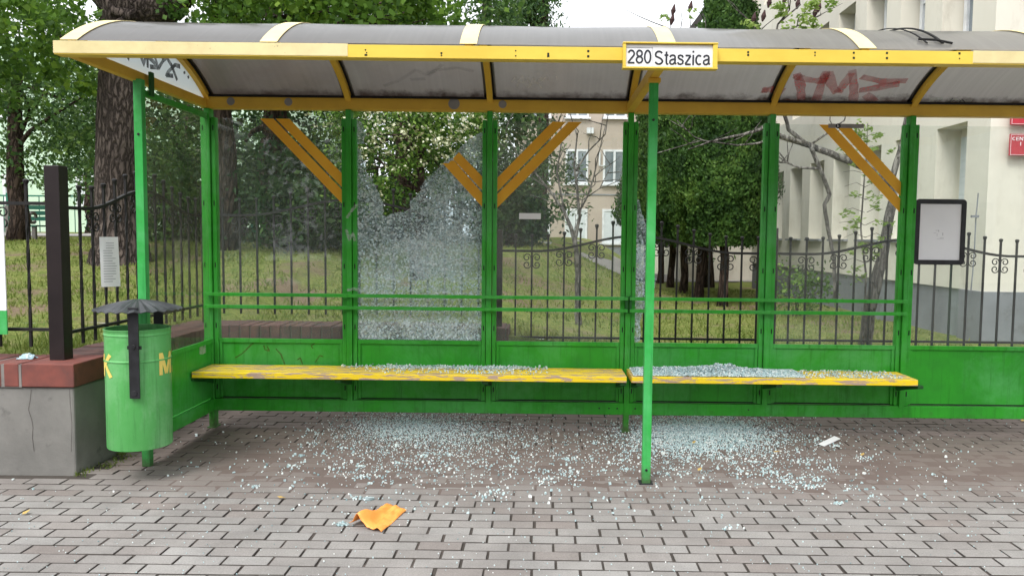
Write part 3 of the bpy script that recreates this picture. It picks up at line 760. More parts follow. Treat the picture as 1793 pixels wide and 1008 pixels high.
# beams
mb = MB(); mb.box(-2.43, 3.66, YB - .035, YB + .045, 2.287, 2.375); mb.build('back_beam', 'ochre', S, bevel=.006)
mb = MB(); mb.box(-2.38, 3.6, YB - .052, YB - .036, 2.366, 2.381); mb.build('gutter_seal', 'gasket', S)
mb = MB(); mb.box(-2.445, 3.66, 3.905, 3.975, 2.287, 2.350)
for px_ in (510, 583, 640, 642, 773, 903, 960, 1030, 1310, 1427, 1495, 1553, 1680, 1712, 1737):
    for py_ in random.sample((88, 93, 97), 2):
        p = pt(px_, py_ + .006 * (px_ - 700), 3.905); r_ = random.uniform(.003, .006)
        mb.box(p.x - r_, p.x + r_, 3.9035, 3.9055, p.z - r_, p.z + r_, 1)
fb = mb.build('front_beam', ['yellow', 'slot'], S, bevel=.005)
mb = MB(); xa, xb_ = -2.447, pt(609, 90, 3.905).x; mb.box(xa, xb_, 3.902, 3.9078, 2.292, 2.3525); mb.box(xa, xb_, 3.902, 3.94, 2.3505, 2.3535)
mb.build('beam_cover_plate', 'cream', S, bevel=.002)
mb = MB(); xa = pt(1703, 110, 3.905).x; mb.box(xa, 3.66, 3.902, 3.9078, 2.292, 2.3525); mb.build('beam_cover_plate', 'cream', S, bevel=.002)
for x, w in ((-2.405, .045), (.605, .05), (3.58, .045)):
    mb = MB(); mb.box(x - w / 2, x + w / 2, 3.977, YB - .037, 2.290, 2.350)
    if x > 0 and x < 1: mb.box(x - .035, x + .035, 4.315, 4.40, 2.262, 2.289)
    mb.build('cross_beam', 'ochre', S, bevel=.004)
mb = MB(); mb.box(-2.36, -2.345, 4.66, 4.70, 2.22, 2.36); mb.build('bracket', 'green_dark', S)
# ribs: yellow below, faded strip above, black gasket line beside
NA = 26
def arcband(mb, x0, x1, o0, o1, mi=0, t0=0.0, t1=1.0, n=NA):
    k0 = len(mb.v)
    for i in range(n + 1):
        t = t0 + (t1 - t0) * i / n
        for (x, o) in ((x0, o0), (x1, o0), (x1, o1), (x0, o1)):
            y, z = arc(t, o); mb.v.append((x, y, z))
    for i in range(n):
        for k in range(4):
            a = k0 + i * 4; mb.face((a + k, a + 4 + k, a + 4 + (k + 1) % 4, a + (k + 1) % 4), mi)
    mb.face((k0 + 3, k0 + 2, k0 + 1, k0), mi); e_ = k0 + n * 4; mb.face((e_, e_ + 1, e_ + 2, e_ + 3), mi)
for x in PX:
    mb = MB(); arcband(mb, x - .02, x + .02, -.045, -.007, 0, 0.015, .985)
    s = 1 if x < .0 else -1
    arcband(mb, x + s * .021, x + s * .032, -.014, -.0065, 1, 0.015, .985)
    rb = mb.build('rib', ['ochre', 'gasket'], S)
    mb = MB(); arcband(mb, x - .043, x + .043, .002, .0045); mb.build('rib_strip', 'cream', rb)
for i in range(6):
    mb = MB(); k0 = len(mb.v)
    for j in range(13):
        x = PX[i] + (PX[i + 1] - PX[i]) * j / 12
        for k in range(NA + 1):
            t = k / NA; sag = -.006 * math.sin(math.pi * j / 12) * math.sin(math.pi * t) + (.004 * noise.noise(Vector((x * 3, t * 3, i))))
            if i == 5: sag += -.05 * math.exp(-((x - 3.3) / .25) ** 2) * math.exp(-((t - .25) / .2) ** 2)
            y, z = arc(t, sag); mb.v.append((x, y, z))
    for j in range(12):
        for k in range(NA):
            a = j * (NA + 1) + k; mb.face((a, a + NA + 1, a + NA + 2, a + 1))
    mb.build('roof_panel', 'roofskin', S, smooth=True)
# torn lap joint on the roof near the right
mb = MB()
xj = pt(1648, 97, 3.99).x
arcband(mb, xj - .004, xj + .008, .004, .012, 0, .04, .42); arcband(mb, xj - .08, xj - .073, .004, .009, 0, .04, .42)
mb.build('roof_seam', 'gasket', S)
mb = MB(); a_ = pt(1640, 97, 4.0); mb.tube([(xj - .1, arc(.07)[0], arc(.07, .012)[1]), (xj - .02, arc(.05)[0], arc(.05, .02)[1]), (xj + .05, arc(.035)[0], arc(.035, .012)[1])], .006, 6)
mb.build('torn_gasket', 'gasket', S)
# gable sheet
mb = MB(); P = [Vector((-2.398, *arc(t, -.008))) for t in [i / 20 for i in range(1, 20)]]
P = [Vector((-2.398, 3.985, 2.352))] + P + [Vector((-2.398, 5.51, 2.352))]
mb.prism(P, (-.004, 0, 0)); G_ = mb.build('gable_sheet', 'gable', S)
def pxp(px, py, X):
    d = ray(px, py); t = X / d.x; return Vector((X, d.y * t, CAMH + d.z * t))
mb = MB()
for st in ([(222, 96), (225, 104), (223, 96)], [(246, 98), (251, 113), (255, 98)], [(254, 90), (258, 105), (258, 119), (258, 100)],
           [(258, 100), (268, 108), (276, 119), (262, 117)], [(268, 90), (272, 104), (277, 121)], [(277, 120), (285, 107), (291, 101), (300, 115), (310, 141)],
           [(282, 92), (285, 105)], [(315, 117), (306, 114), (298, 122), (290, 131), (302, 134)], [(290, 132), (303, 133)], [(322, 125), (323, 130)], [(329, 133), (330, 138)]):
    mb = MB(); ribbon(mb, [pxp(a, b, -2.398) for a, b in dens(st, 3)], .028, (1, 0, 0)); mb.build('marker_stroke', 'spray_black', G_)
# graffiti under the roof
def roof_strokes(name, mat, strokes, w):
    for st in strokes:
        mb = MB(); pts = [proof(a, b) for a, b in dens(st, 4)]
        P = [p for p, n in pts]; n = pts[len(pts) // 2][1]
        ribbon(mb, P, w, n, lift=.004); mb.build(name, mat, S)
roof_strokes('red_graffiti', 'spray_red', [[(1395, 128), (1402, 150), (1403, 182)], [(1375, 178), (1390, 180), (1408, 182)], [(1396, 135), (1420, 140), (1448, 142)],
    [(1447, 124), (1437, 150), (1427, 182)], [(1450, 126), (1456, 148), (1466, 162)], [(1466, 162), (1476, 150), (1490, 128)], [(1492, 122), (1495, 150), (1494, 190)],
    [(1508, 134), (1545, 142), (1588, 141)], [(1504, 158), (1530, 154), (1575, 146)], [(1334, 158), (1350, 156), (1372, 160)], [(1515, 165), (1533, 178)], [(1536, 184), (1552, 180), (1566, 184)], [(1448, 130), (1440, 138)], [(1334, 157), (1345, 158)], [(1392, 132), (1404, 136)]], .062)
roof_strokes('scratched_tag', 'spray_white', [[(896, 143), (903, 133), (906, 143), (915, 132), (917, 146), (925, 133), (928, 148), (935, 134), (938, 146), (947, 133), (948, 143), (957, 133), (960, 142)],
    [(905, 152), (908, 144), (918, 144), (924, 154), (932, 146), (942, 145), (948, 153)], [(974, 133), (975, 140)]], .007)
roof_strokes('faded_tag', 'spray_grey', [[(672, 150), (700, 140), (728, 122), (745, 130), (765, 122), (800, 118), (830, 124)], [(718, 139), (745, 137)], [(750, 132), (775, 112)]], .03)
roof_strokes('sticker_remains', 'smear', [[(1655, 176), (1680, 178), (1700, 178)], [(1625, 175), (1650, 173)]], .05)
roof_strokes('peeled_label_ink', 'print', [[(1660, 181), (1668, 171)], [(1676, 183), (1684, 173), (1690, 180)]], .006)
roof_strokes('gutter_grime_tag', 'spray_black', [[(1568, 190), (1570, 183)], [(1579, 190), (1584, 185)]], .012)
# flap stickers on the back beam
for (a, b) in ((505, 181), (795, 186), (880, 190), (404, 178)):
    mb = MB(); p = pt(a, b, YB - .036); mb.tube([(p.x, YB - .0375, 2.335), (p.x, YB - .0358, 2.335)], .028 if a != 795 else .04, 18); mb.build('patch', 'flap', S)
# lower green wall: beam, sheets, frames
mb = MB(); mb.box(-2.41, 3.62, YB - .04, YB + .02, .128, .214)
for x in (.42, .49, .55, .68, 1.5): bolt(mb, x, YB - .04, .175, .006)
mb.build('bottom_beam', ['green', 'black'], S, bevel=.004)
for i in range(6):
    a, b = PX[i] + .054, PX[i + 1] - .054
    mb = MB(); mb.box(a, b, YB - .005, YB + .003, .222, .63)
    sh = mb.build('lower_panel', 'green', S)
    mb = MB(); mb.box(a, b, YB - .022, YB - .0055, .622, .652); mb.box(a, a + .02, YB - .018, YB - .0055, .222, .6215); mb.box(b - .02, b, YB - .018, YB - .0055, .222, .6215)
    mb.box(a, b, YB - .012, YB - .0056, .2165, .226, 1)  # black strip standing in for the shadow line above the bottom beam
    mb.build('panel_frame', ['green', 'slot'], sh, bevel=.002)
    if i == 0:
        mb = MB()
        for st in ([(412, 626), (425, 618), (438, 605), (444, 600)], [(462, 604), (464, 612), (472, 614), (468, 606)], [(483, 610), (492, 620), (499, 638)], [(520, 630), (526, 626), (530, 638)],
                   [(552, 634), (560, 622), (566, 624)], [(548, 610), (545, 605), (552, 600)]):
            mb = MB(); ribbon(mb, [pt(a_, b_, YB - .005) for a_, b_ in dens(st, 3)], .009, (0, -1, 0)); mb.build('marker_stroke', 'spray_brown', sh)
# side wall (left)
XS = -2.385
mb = MB(); mb.box(XS - .02, XS + .01, 4.622, YB - .05, 2.215, 2.25); mb.build('side_rail', 'green', S, bevel=.002)
mb = MB(); mb.box(XS - .02, XS + .02, 4.622, YB - .046, .128, .214); mb.build('side_rail', 'green', S, bevel=.003)
mb = MB(); mb.box(XS - .004, XS + .004, 4.622, YB - .046, .222, .63); sp_ = mb.build('lower_panel', 'green', S)
mb = MB(); mb.box(XS + .0045, XS + .02, 4.622, YB - .046, .622, .65); mb.build('panel_frame', 'green', sp_)
mb = MB(); ribbon(mb, [pxp(349, 614, XS + .004), pxp(354, 612, XS + .004), pxp(360, 611, XS + .004)], .06, (1, 0, 0), lift=.002); mb.build('sticker_remains', 'smear', sp_)
mb = MB(); mb.box(XS - .004, XS + .004, 4.63, YB - .05, .652, 2.213); mb.build('side_pane', 'glass_dirty', S)
# back panes
def diag_stripes(mb, x0, x1, edge, zlow, d, y=YB - .0065, ztop=2.222, w=.098, gap=.018, clip=None):
    """two 45 degree bands; edge: x where the lower band starts at height zlow, d: +1 falls to the right edge"""
    for k in range(2):
        za = zlow + k * (w + gap); zb_ = za + w
        # lines z = za + t, x = edge - d*t*0.95
        q = 0.975
        P = []
        def X(z, zs): return edge - d * (z - zs) * q
        top = ztop if clip is None else clip[k]
        if clip is None:
            P = [(edge, za), (edge, zb_), (X(top, zb_), top), (X(top, za), top)]
        else:
            P = [(edge, za), (edge, zb_), (X(top + .02, zb_), top + .03), (X(top + .01, za) - .0, top - .02)]
        P = [Vector((x, y, z)) for x, z in P]
        mb.prism(P if d < 0 else P[::-1], (0, .0012, 0))
def pane(i, stripes=None):
    a, b = PX[i] + .0535, PX[i + 1] - .0535
    mb = MB(); mb.box(a, b, YB - .005, YB + .003, .6535, 2.222)
    p = mb.build('glass_pane', 'glass', S)
    if stripes:
        mb = MB(); diag_stripes(mb, a, b, *stripes); mb.build('warning_stripe', 'stripe', p)
    return p
zz = lambda px, py: pt(px, py, YB).z
pane(0, (PX[1] - .0545, zz(605, 357), 1))
p2 = pane(2, (PX[2] + .0545, zz(876, 364), -1))
p4 = pane(4, (PX[5] - .0545, zz(1572, 372), 1))
pane(5)
# small stickers on panes
mb = MB(); a, b = pt(909, 373, YB - .006), pt(947, 384, YB - .006); mb.box(a.x, b.x, YB - .0065, YB - .0053, b.z, a.z); mb.build('sticker', 'white', p2)
mb = MB(); a, b = pt(1450, 217, YB), pt(1512, 225, YB); mb.box(a.x, b.x, YB - .0075, YB - .0067, b.z, a.z)
k = pt(1467, 221, YB); mb.tube([(k.x, YB - .0078, k.z), (k.x, YB - .0071, k.z)], .018, 20, 1)
mb.box(k.x - .006, k.x - .002, YB - .0084, YB - .0079, k.z - .008, k.z + .01, 2); mb.box(k.x - .001, k.x + .006, YB - .0084, YB - .0079, k.z - .004, k.z + .000, 2)
mb.build('sticker', ['flap', 'print', 'white'], p4)
# shattered panes: crazed sheets with an irregular torn outline
def torn(poly, name, step=.013, amp=.010):
    out = []
    n = len(poly)
    for i in range(n):
        a, b = Vector(poly[i]), Vector(poly[(i + 1) % n]); L = (b - a).length; k = max(1, int(L / step)); straight = abs(a.x - b.x) < 1e-4 or abs(a.y - b.y) < 1e-4
        for j in range(k):
            p = a.lerp(b, j / k)
            if j and not straight: p = p + Vector((random.uniform(-amp, amp), random.uniform(-amp, amp)))
            out.append(p)
    mb = MB(); mb.prism([Vector((p.x, YB - .005, p.y)) for p in out], (0, .006, 0))
    o = mb.build(name, 'crackle', S)
    bm = bmesh.new(); bm.from_mesh(o.data); bmesh.ops.triangulate(bm, faces=[f for f in bm.faces if len(f.verts) > 4]); bmesh.ops.recalc_face_normals(bm, faces=bm.faces); bm.to_mesh(o.data); bm.free()
    return o
def P2(px, py): q = pt(px, py, YB); return (q.x, q.z)
xl, xr = PX[1] + .0535, PX[2] - .0535
out = [(xl, .6535), (xr, .6535), (xr, P2(845, 232)[1])] + [P2(*q) for q in ((838, 234), (824, 242), (810, 256), (798, 268), (784, 282), (776, 286), (766, 295), (752, 308), (742, 320), (733, 337), (722, 350), (714, 358), (722, 364), (706, 371), (690, 375), (678, 379), (672, 378), (670, 355), (664, 338), (655, 322), (652, 312), (646, 308), (640, 292), (634, 275))] + [(xl, P2(631, 258)[1])]
sp1 = torn(out, 'shattered_pane'); tag(sp1, 'crazed white shattered glass pane with a deep V shaped hole')
out = [(xl, P2(631, 253)[1]), P2(637, 252), P2(638, 240), P2(642, 238), P2(638, 224), P2(634, 215), (xl, P2(631, 210)[1])]
torn(out, 'pane_remnant', .03, .003)
# stripes stuck on the broken pane
mb = MB(); e0 = xr - .001; zl = zz(847, 362)
for k, (pa, pb) in enumerate((((775, 286), (788, 283)), ((796, 278), (805, 267)))):
    w, gap = .098, .018; za = zl + k * (w + gap); A, B = P2(*pa), P2(*pb)
    if k == 0: poly = [(e0, za), (e0, za + w), P2(795, 281), P2(789, 282), P2(786, 286), P2(775, 286)]
    else: poly = [(e0, za), (e0, za + w), P2(804, 267), P2(793, 278)]
    mb.prism([Vector((x, YB - .0068, z)) for x, z in poly][::-1], (0, .0012, 0))
mb.build('warning_stripe', 'stripe', sp1)
xl = PX[3] + .0535
out = [(xl, .6535), P2(1121, 596), P2(1122, 580), P2(1121, 560), P2(1133, 530), P2(1146, 505), P2(1149, 486), P2(1142, 478), P2(1138, 440), P2(1134, 415), P2(1130, 390), P2(1124, 375), P2(1120, 352), (xl, P2(1118, 348)[1])]
torn(out, 'shattered_pane', .02, .006)
# smears on a post
mb = MB()
for st in ([(607, 382), (618, 366), (626, 358)], [(606, 402), (612, 420), (618, 408), (622, 422)], [(608, 508), (620, 505), (628, 508)]):
    ribbon(mb, [pt(a, b, YB - .046) for a, b in dens(st, 3)], .02, (0, -1, 0), lift=.002)
mb.build('paint_smear', 'smear', S)
# hand rails
for z in (.975, .888):
    mb = MB()
    for a, b in ((PX[0] + .0, PX[3] - .012), (PX[3] + .012, PX[5] - .01)):
        mb.box(a - .02, b + .02 if b < 1 else b, YB - .095, YB - .077, z - .012, z + .012)
    for x in (PX[0], PX[1], PX[2], PX[4], PX[5] - .02): mb.box(x - .012, x + .012, YB - .0765, YB - .046, z - .008, z + .008, 0)
    mb.build('handrail', 'green', S, bevel=.002)
mb = MB()
for x in (PX[3] - .014, PX[3] + .014): mb.box(x - .008, x + .008, YB - .0765, YB - .046, .87, .99)
mb.build('handrail_clamp', 'green_dark', S)

# ------------------------------------------------------------ benches
def bench(x0, x1, brackets, label):
    e = empty('bench', ((x0 + x1) / 2, 5.33, 0), label, 'bench', 'slatted benches inside the shelter')
    ys = [(5.16, 5.262), (5.270, 5.372), (5.380, 5.482)]
    for a, b in ys:
        mb = MB(); n = 40; za, zb_ = .428, .470
        # a plank with slightly worn, wavering edges
        for i in range(n + 1):
            x = x0 + (x1 - x0) * i / n; wv = .0015 * noise.noise(Vector((x * 4, a * 10, 0)))
            for (y, z) in ((a + wv, za + .003), (a + .004 + wv, za), (b - .004, za), (b, za + .003), (b, zb_ - .004 + wv), (b - .004, zb_ + wv), (a + .004, zb_ + wv), (a, zb_ - .004 + wv)): mb.v.append((x, y, z))
        for i in range(n):
            for k in range(8): q = i * 8; mb.face((q + k, q + 8 + k, q + 8 + (k + 1) % 8, q + (k + 1) % 8))
        mb.face(tuple(range(8))); mb.face(tuple(range(n * 8 + 7, n * 8 - 1, -1)))
        mb.build('slat', 'bench', e)
    for x in brackets:
        mb = MB()
        mb.prism([Vector((x - .02, y, z)) for y, z in ((YB - .046, .425), (5.18, .425), (5.18, .405), (YB - .16, .36), (YB - .046, .33))], (.04, 0, 0))
        mb.build('bracket', 'green_dark', e, bevel=.002)
    return e
bench(-2.365, .575, (PX[0] + .0, PX[1], PX[2], PX[3] - .06), 'long left bench of peeling yellow slats beneath the first three bays')
bench(.61, 2.545, (PX[3] + .05, PX[4], PX[5] - .03), 'shorter right bench of peeling yellow slats with a heap of broken glass')

# ------------------------------------------------------------ stop sign
xa, xb_, za, zb_ = .384, .848, 2.238, 2.366
SG = empty('stop_name_sign', ((xa + xb_) / 2, 3.88, za), 'white sign reading 280 Staszica in a yellow frame on the front roof beam', 'sign')
mb = MB(); mb.box(xa + .012, xb_ - .012, 3.868, 3.899, za + .012, zb_ - .010); mb.build('board', 'white', SG)
mb = MB(); mb.box(xa, xa + .014, 3.856, 3.90, za + .009, zb_ - .008); mb.box(xb_ - .022, xb_, 3.856, 3.90, za + .009, zb_ - .008); mb.box(xa - .002, xb_ + .002, 3.853, 3.90, zb_ - .007, zb_)
mb.box(xa - .002, xb_ + .002, 3.853, 3.90, za, za + .008); mb.build('frame', 'yellow', SG, bevel=.002)
YS = 3.8665
def sx(px, py=100): return pt(px, py, 3.866).x
def sz(px, py): return pt(px, py, 3.866).z
mb = MB()
x0, x1 = sx(1094), sx(1142.5)
for q in ((x0, x1, sz(1118, 84), sz(1118, 83)), (x0, x1, sz(1118, 117.6), sz(1118, 116.8)), (x0, x0 + .001, sz(1118, 117), sz(1118, 84)), (x1 - .001, x1, sz(1118, 119), sz(1118, 82))):
    mb.box(q[0], q[1], YS, YS + .001, min(q[2:]), max(q[2:]))
mb.build('number_box_line', 'grey_print', SG)
text_obj('lettering', '280', sx(1098.5), sx(1140), sz(1118, 111.8), sz(1118, 87), YS, 'print', SG)
text_obj('lettering', 'Staszica', sx(1145.5), sx(1243), sz(1190, 114.5), sz(1190, 89), YS, 'print', SG)

# ------------------------------------------------------------ poster frame
a, b = pt(1606, 348, YB - .03), pt(1690, 464, YB - .03)
PF = empty('poster_frame', ((a.x + b.x) / 2, YB - .02, b.z), 'black rounded snap frame with a blank pale poster on the last pane', 'poster frame')
def rrect(x0, x1, z0, z1, r, n=6):
    out = []
    for cx, cz, s in ((x1 - r, z0 + r, -90), (x1 - r, z1 - r, 0), (x0 + r, z1 - r, 90), (x0 + r, z0 + r, 180)):
        for i in range(n + 1):
            t = R(s + 90 * i / n); out.append((cx + r * math.cos(t), cz + r * math.sin(t)))
    return out
O_ = rrect(a.x, b.x, b.z, a.z, .028); I_ = rrect(a.x + .034, b.x - .034, b.z + .034, a.z - .034, .002)
mb = MB(); n = len(O_)
for (x, z) in O_: mb.v.append((x, YB - .018, z))
for (x, z) in O_: mb.v.append((x, YB - .0055, z))
for (x, z) in I_: mb.v.append((x, YB - .018, z))
for (x, z) in I_: mb.v.append((x, YB - .009, z))
for i in range(n):
    j = (i + 1) % n
    mb.face((i, j, 2 * n + j, 2 * n + i)); mb.face((i, n + i, n + j, j)); mb.face((2 * n + i, 2 * n + j, 3 * n + j, 3 * n + i))
mb.build('frame', 'black', PF, bevel=.002)
mb = MB(); mb.box(a.x + .03, b.x - .03, YB - .010, YB - .0056, b.z + .03, a.z - .03)
cx, cz = (a.x + b.x) / 2, (a.z + b.z) / 2 - .02
for (dx, dz, w, h) in ((-.03, .03, .02, .002), (-.01, .022, .004, .012), (.02, -.005, .004, .02), (-.02, -.03, .05, .0015), (-.02, -.01, .002, .02), (.0, -.022, .03, .002), (-.045, .012, .02, .0015)):
    mb.box(cx + dx, cx + dx + w, YB - .0104, YB - .0099, cz + dz, cz + dz + h, 1)
mb.build('poster', ['white', 'grey_print'], PF)

# ------------------------------------------------------------ litter bin
BC = Vector((-2.293, 4.345, 0)); BR = .169; ZB0, ZB1 = .200, .868
B = empty('litter_bin', (BC.x, BC.y, ZB0), 'green cylindrical litter bin with black dished lid and yellow letters by the left post', 'litter bin')
mb = MB(); prof = [(0.001, ZB0 + .006), (BR - .012, ZB0 + .002), (BR - .002, ZB0), (BR, ZB0 + .006), (BR, ZB0 + .49), (BR + .004, ZB0 + .493), (BR + .004, ZB0 + .499), (BR, ZB0 + .503), (BR, ZB1 - .035),
                   (BR + .003, ZB1 - .031), (BR + .003, ZB1 - .025), (BR, ZB1 - .02), (BR + .001, ZB1 - .006), (BR + .005, ZB1), (BR + .002, ZB1 + .003), (BR - .006, ZB1), (BR - .006, ZB0 + .02), (0.001, ZB0 + .02)]
mb.lathe(prof, BC.x, BC.y, 56)
bo = mb.build('bin_body', 'green_bin', B, smooth=True)
es = bo.modifiers.new('edge', 'EDGE_SPLIT'); es.split_angle = R(35)
# letters wrapped round the drum
def wrap(ch, a0, a1, h, z):
    qs, adv = stroke_quads(ch, .17); mb = MB()
    for k, q in enumerate(qs):
        P = []
        for a, b in q:
            a_ = R(a0 + (a1 - a0) * a / adv); rr = BR + .0022 + .0001 * (k % 7); P.append((BC.x + rr * math.sin(a_), BC.y - rr * math.cos(a_), z + b * h))
        mb.quad(*P)
    mb.build('lettering', 'bin_letter', B)
ta = math.degrees(math.atan2(-BC.x, BC.y))
for ch, a0, a1 in (('M', 36, 72), ('Z', 78, 106), ('K', 112, 142), ('M', -168, -132), ('Z', -124, -96), ('K', -84, -50)):
    wrap(ch, a0 + ta, a1 + ta, .125, pt(240, 662, 4.18).z)
# lid: shallow pleated umbrella
mb = MB(); seg = 48; rings = [(0.012, 1.058), (.03, 1.056), (.08, 1.046), (.14, 1.030), (.20, 1.012), (.227, 1.002)]
LC = Vector((BC.x + .005, BC.y)); n0 = 0
for (r, z) in rings:
    for k in range(seg):
        a_ = 2 * math.pi * k / seg; pl = (.006 if k % 2 else -.002) * min(1, r / .15); mb.v.append((LC.x + r * math.cos(a_), LC.y + r * math.sin(a_), z - .032 + pl))
for i in range(len(rings) - 1):
    for k in range(seg): k2 = (k + 1) % seg; mb.face((i * seg + k, i * seg + k2, (i + 1) * seg + k2, (i + 1) * seg + k))
mb.face(tuple(range(seg))[::-1])
lid = mb.build('lid', 'lid_grey', B); sm = lid.modifiers.new('thickness', 'SOLIDIFY'); sm.thickness = .004
for s in (-1, 1):
    y = BC.y + s * (BR + .008); mb = MB()
    x = pt(231, 600, 4.15).x if s < 0 else BC.x + .03
    mb.box(x - .028, x + .028, y - .004, y + .004, .50 if s < 0 else .6, 1.0); bolt(mb, x, y - .004, .785, .012, 0); bolt(mb, x, y - .004, .53, .016, 0)
    if s < 0: mb.box(x - .04, x + .04, BC.y - BR - .0035, BC.y - BR - .0005, .77, .79, 1)
    mb.build('lid_strap', ['black', 'slot'], B, bevel=.002)

# ------------------------------------------------------------ notices
mb = MB(); y0, y1 = 4.83, 5.035; z0, z1 = 1.055, 1.375; nseg = 8; pts = []
NA_, NB_ = Vector((-2.835, 4.93, 0)), Vector((-2.755, 5.01, 0))
for i in range(nseg + 1):
    for j in range(6):
        u, v = j / 5, i / nseg; p = NA_.lerp(NB_, u) + Vector((.006, -.006, 0)) * math.sin(u * 3.1 + v); mb.v.append((p.x + .006 * (1 - v), p.y, z0 + (z1 - z0) * v))
for i in range(nseg):
    for j in range(5): a_ = i * 6 + j; mb.face((a_, a_ + 1, a_ + 7, a_ + 6))
nt_ = mb.build('paper_notice', 'white'); sm = nt_.modifiers.new('thickness', 'SOLIDIFY'); sm.thickness = .001
tag(nt_, 'small white paper notice tied to the side fence in front of the trunk', 'notice')
mb = MB(); dn = Vector((.004, -.004, 0)) + Vector((.008, -.008, 0))
for k in range(16):
    z = z1 - .04 - k * .0165; a_, b_ = (.3, .72) if k < 3 else (.15, random.uniform(.6, .85))
    p, q = NA_.lerp(NB_, a_) + dn, NA_.lerp(NB_, b_) + dn
    mb.quad((p.x, p.y, z), (q.x, q.y, z), (q.x, q.y, z + .004), (p.x, p.y, z + .004))
mb.build('print_lines', 'grey_print', nt_)
a, b = pt(0, 385, 4.48), pt(8, 585, 4.48)
mb = MB(); mb.box(-3.75, a.x + .022, 4.475, 4.482, b.z + .14, a.z + .02); mb.box(-3.75, a.x + .022, 4.475, 4.482, b.z, b.z + .139, 1)
tag(mb.build('notice_board', ['white', 'green_light']), 'white board with a green lower edge cut by the left border', 'board')

# ============================================================ BUILDINGS
XF = 4.50; YF = 7.87; XR = 4.78
H = empty('cream_building', (XF, YF, .3), 'large cream rendered building with deep window niches on the right', 'building')
ztopb = 12.5; n0y = 8.30; per = 1.045; nw = .64; NN = 8
floors = ((1.42, 2.68), (3.56, 4.86), (6.2, 7.5), (8.9, 10.2))
mb = MB(); yend = n0y + per * NN
mb.box(XR, 16, YF + .4, yend, .1, ztopb)             # core behind the niches
mb.box(XF, 16, YF, YF + .399, .895, ztopb)           # end wall towards the shelter
zs = [.895] + [z for f in floors for z in f] + [ztopb]
prev = YF + .40
for k in range(NN):
    a_, b_ = n0y + per * k, n0y + per * k + nw
    mb.box(XF, XR - .001, prev, a_, .895, ztopb)
    for s in range(0, len(zs), 2): mb.box(XF + .001, XR - .001, a_ + .0005, b_ - .0005, zs[s], zs[s + 1])
    prev = b_
mb.box(XF, XR - .001, prev, yend, .895, ztopb)
mb.build('wall', 'render_cream', H)
mb = MB(); mb.box(XF + .03, XR - .001, YF + .4, yend, .1, .894); mb.box(XF - .03, 16, YF - .03, YF + .399, .1, .894)
mb.box(XF - .10, XF - .031, YF - .1, 9, .1, .30); mb.build('plinth', 'plinth', H)
mb = MB(); mb.box(5.35, 16, YF - .06, YF - .001, 0.1, ztopb); mb.build('wall', 'render_cream', H)
for k in range(NN):
    a_, b_ = n0y + per * k, n0y + per * k + nw
    for fi, (z0, z1) in enumerate(floors[:3]):
        fr = MB(); xw = XR - .002
        if fi > 0:
            fr.box(xw - .05, xw, a_ + .03, a_ + .10, z0 + .02, z1 - .02); fr.box(xw - .05, xw, b_ - .10, b_ - .03, z0 + .02, z1 - .02)
            fr.box(xw - .05, xw, a_ + .101, b_ - .101, z0 + .02, z0 + .09); fr.box(xw - .05, xw, a_ + .101, b_ - .101, z1 - .09, z1 - .02)
            fr.box(xw - .045, xw, a_ + .101, b_ - .101, z0 + .80, z0 + .86)
        else:
            fr.box(xw - .03, xw, a_ + .03, b_ - .03, z0 + .02, z0 + .06)
        f_ = fr.build('window', 'window_white', H)
        mb = MB(); mb.box(xw - .02, xw - .004, a_ + .05, b_ - .05, z0 + .065, z1 - .095)
        mb.build('pane', 'window_glass' if fi else 'blind', f_)
    mb = MB(); mb.box(XF - .06, XR - .06, a_ - .02, b_ + .02, 1.385, 1.415); mb.build('sill', 'plinth', H)
# cable and bracket on the corner
mb = MB(); P = [pt(a_, b_, YF - .02) for a_, b_ in ((1713, 338), (1711, 360), (1709, 378), (1708, 400), (1706, 440), (1703, 480), (1700, 510))]
mb.tube(P, .007, 5); q = pt(1708, 379, YF - .03); mb.box(q.x - .05, q.x + .02, YF - .06, YF - .03, q.z - .012, q.z + .012); mb.build('cable', 'plinth', H)
# red plates
a, b = pt(1768, 236, YF - .07), pt(1850, 272, YF - .07)
for (z0, z1, lab, txt) in ((pt(1790, 273, YF - .07).z, pt(1790, 235, YF - .07).z, 'red plate with white lettering beginning CENTR, lower of the two plates', True),
                           (pt(1790, 219, YF - .07).z, pt(1790, 180, YF - .07).z, 'plain red plate just under the roof beam, above the CENTR plate', False)):
    pl = empty('wall_plate', (a.x, YF - .07, z0), lab, 'sign', 'red plates on the cream wall')
    mb = MB(); mb.box(a.x, a.x + .52, YF - .08, YF - .062, z0, z1); mb.build('plate', 'red_plate', pl, bevel=.004)
    mb = MB()
    for q in ((a.x + .008, a.x + .512, z0 + .008, z0 + .011), (a.x + .008, a.x + .512, z1 - .011, z1 - .008), (a.x + .008, a.x + .011, z0 + .0115, z1 - .0115)): mb.box(q[0], q[1], YF - .082, YF - .0803, q[2], q[3])
    mb.build('border', 'white', pl)
    if txt:
        text_obj('lettering', 'CENTR', a.x + .02, a.x + .20, z1 - .065, z1 - .03, YF - .0815, 'white', pl)
        text_obj('lettering', 'I', a.x + .1, a.x + .112, z1 - .115, z1 - .08, YF - .0815, 'white', pl)

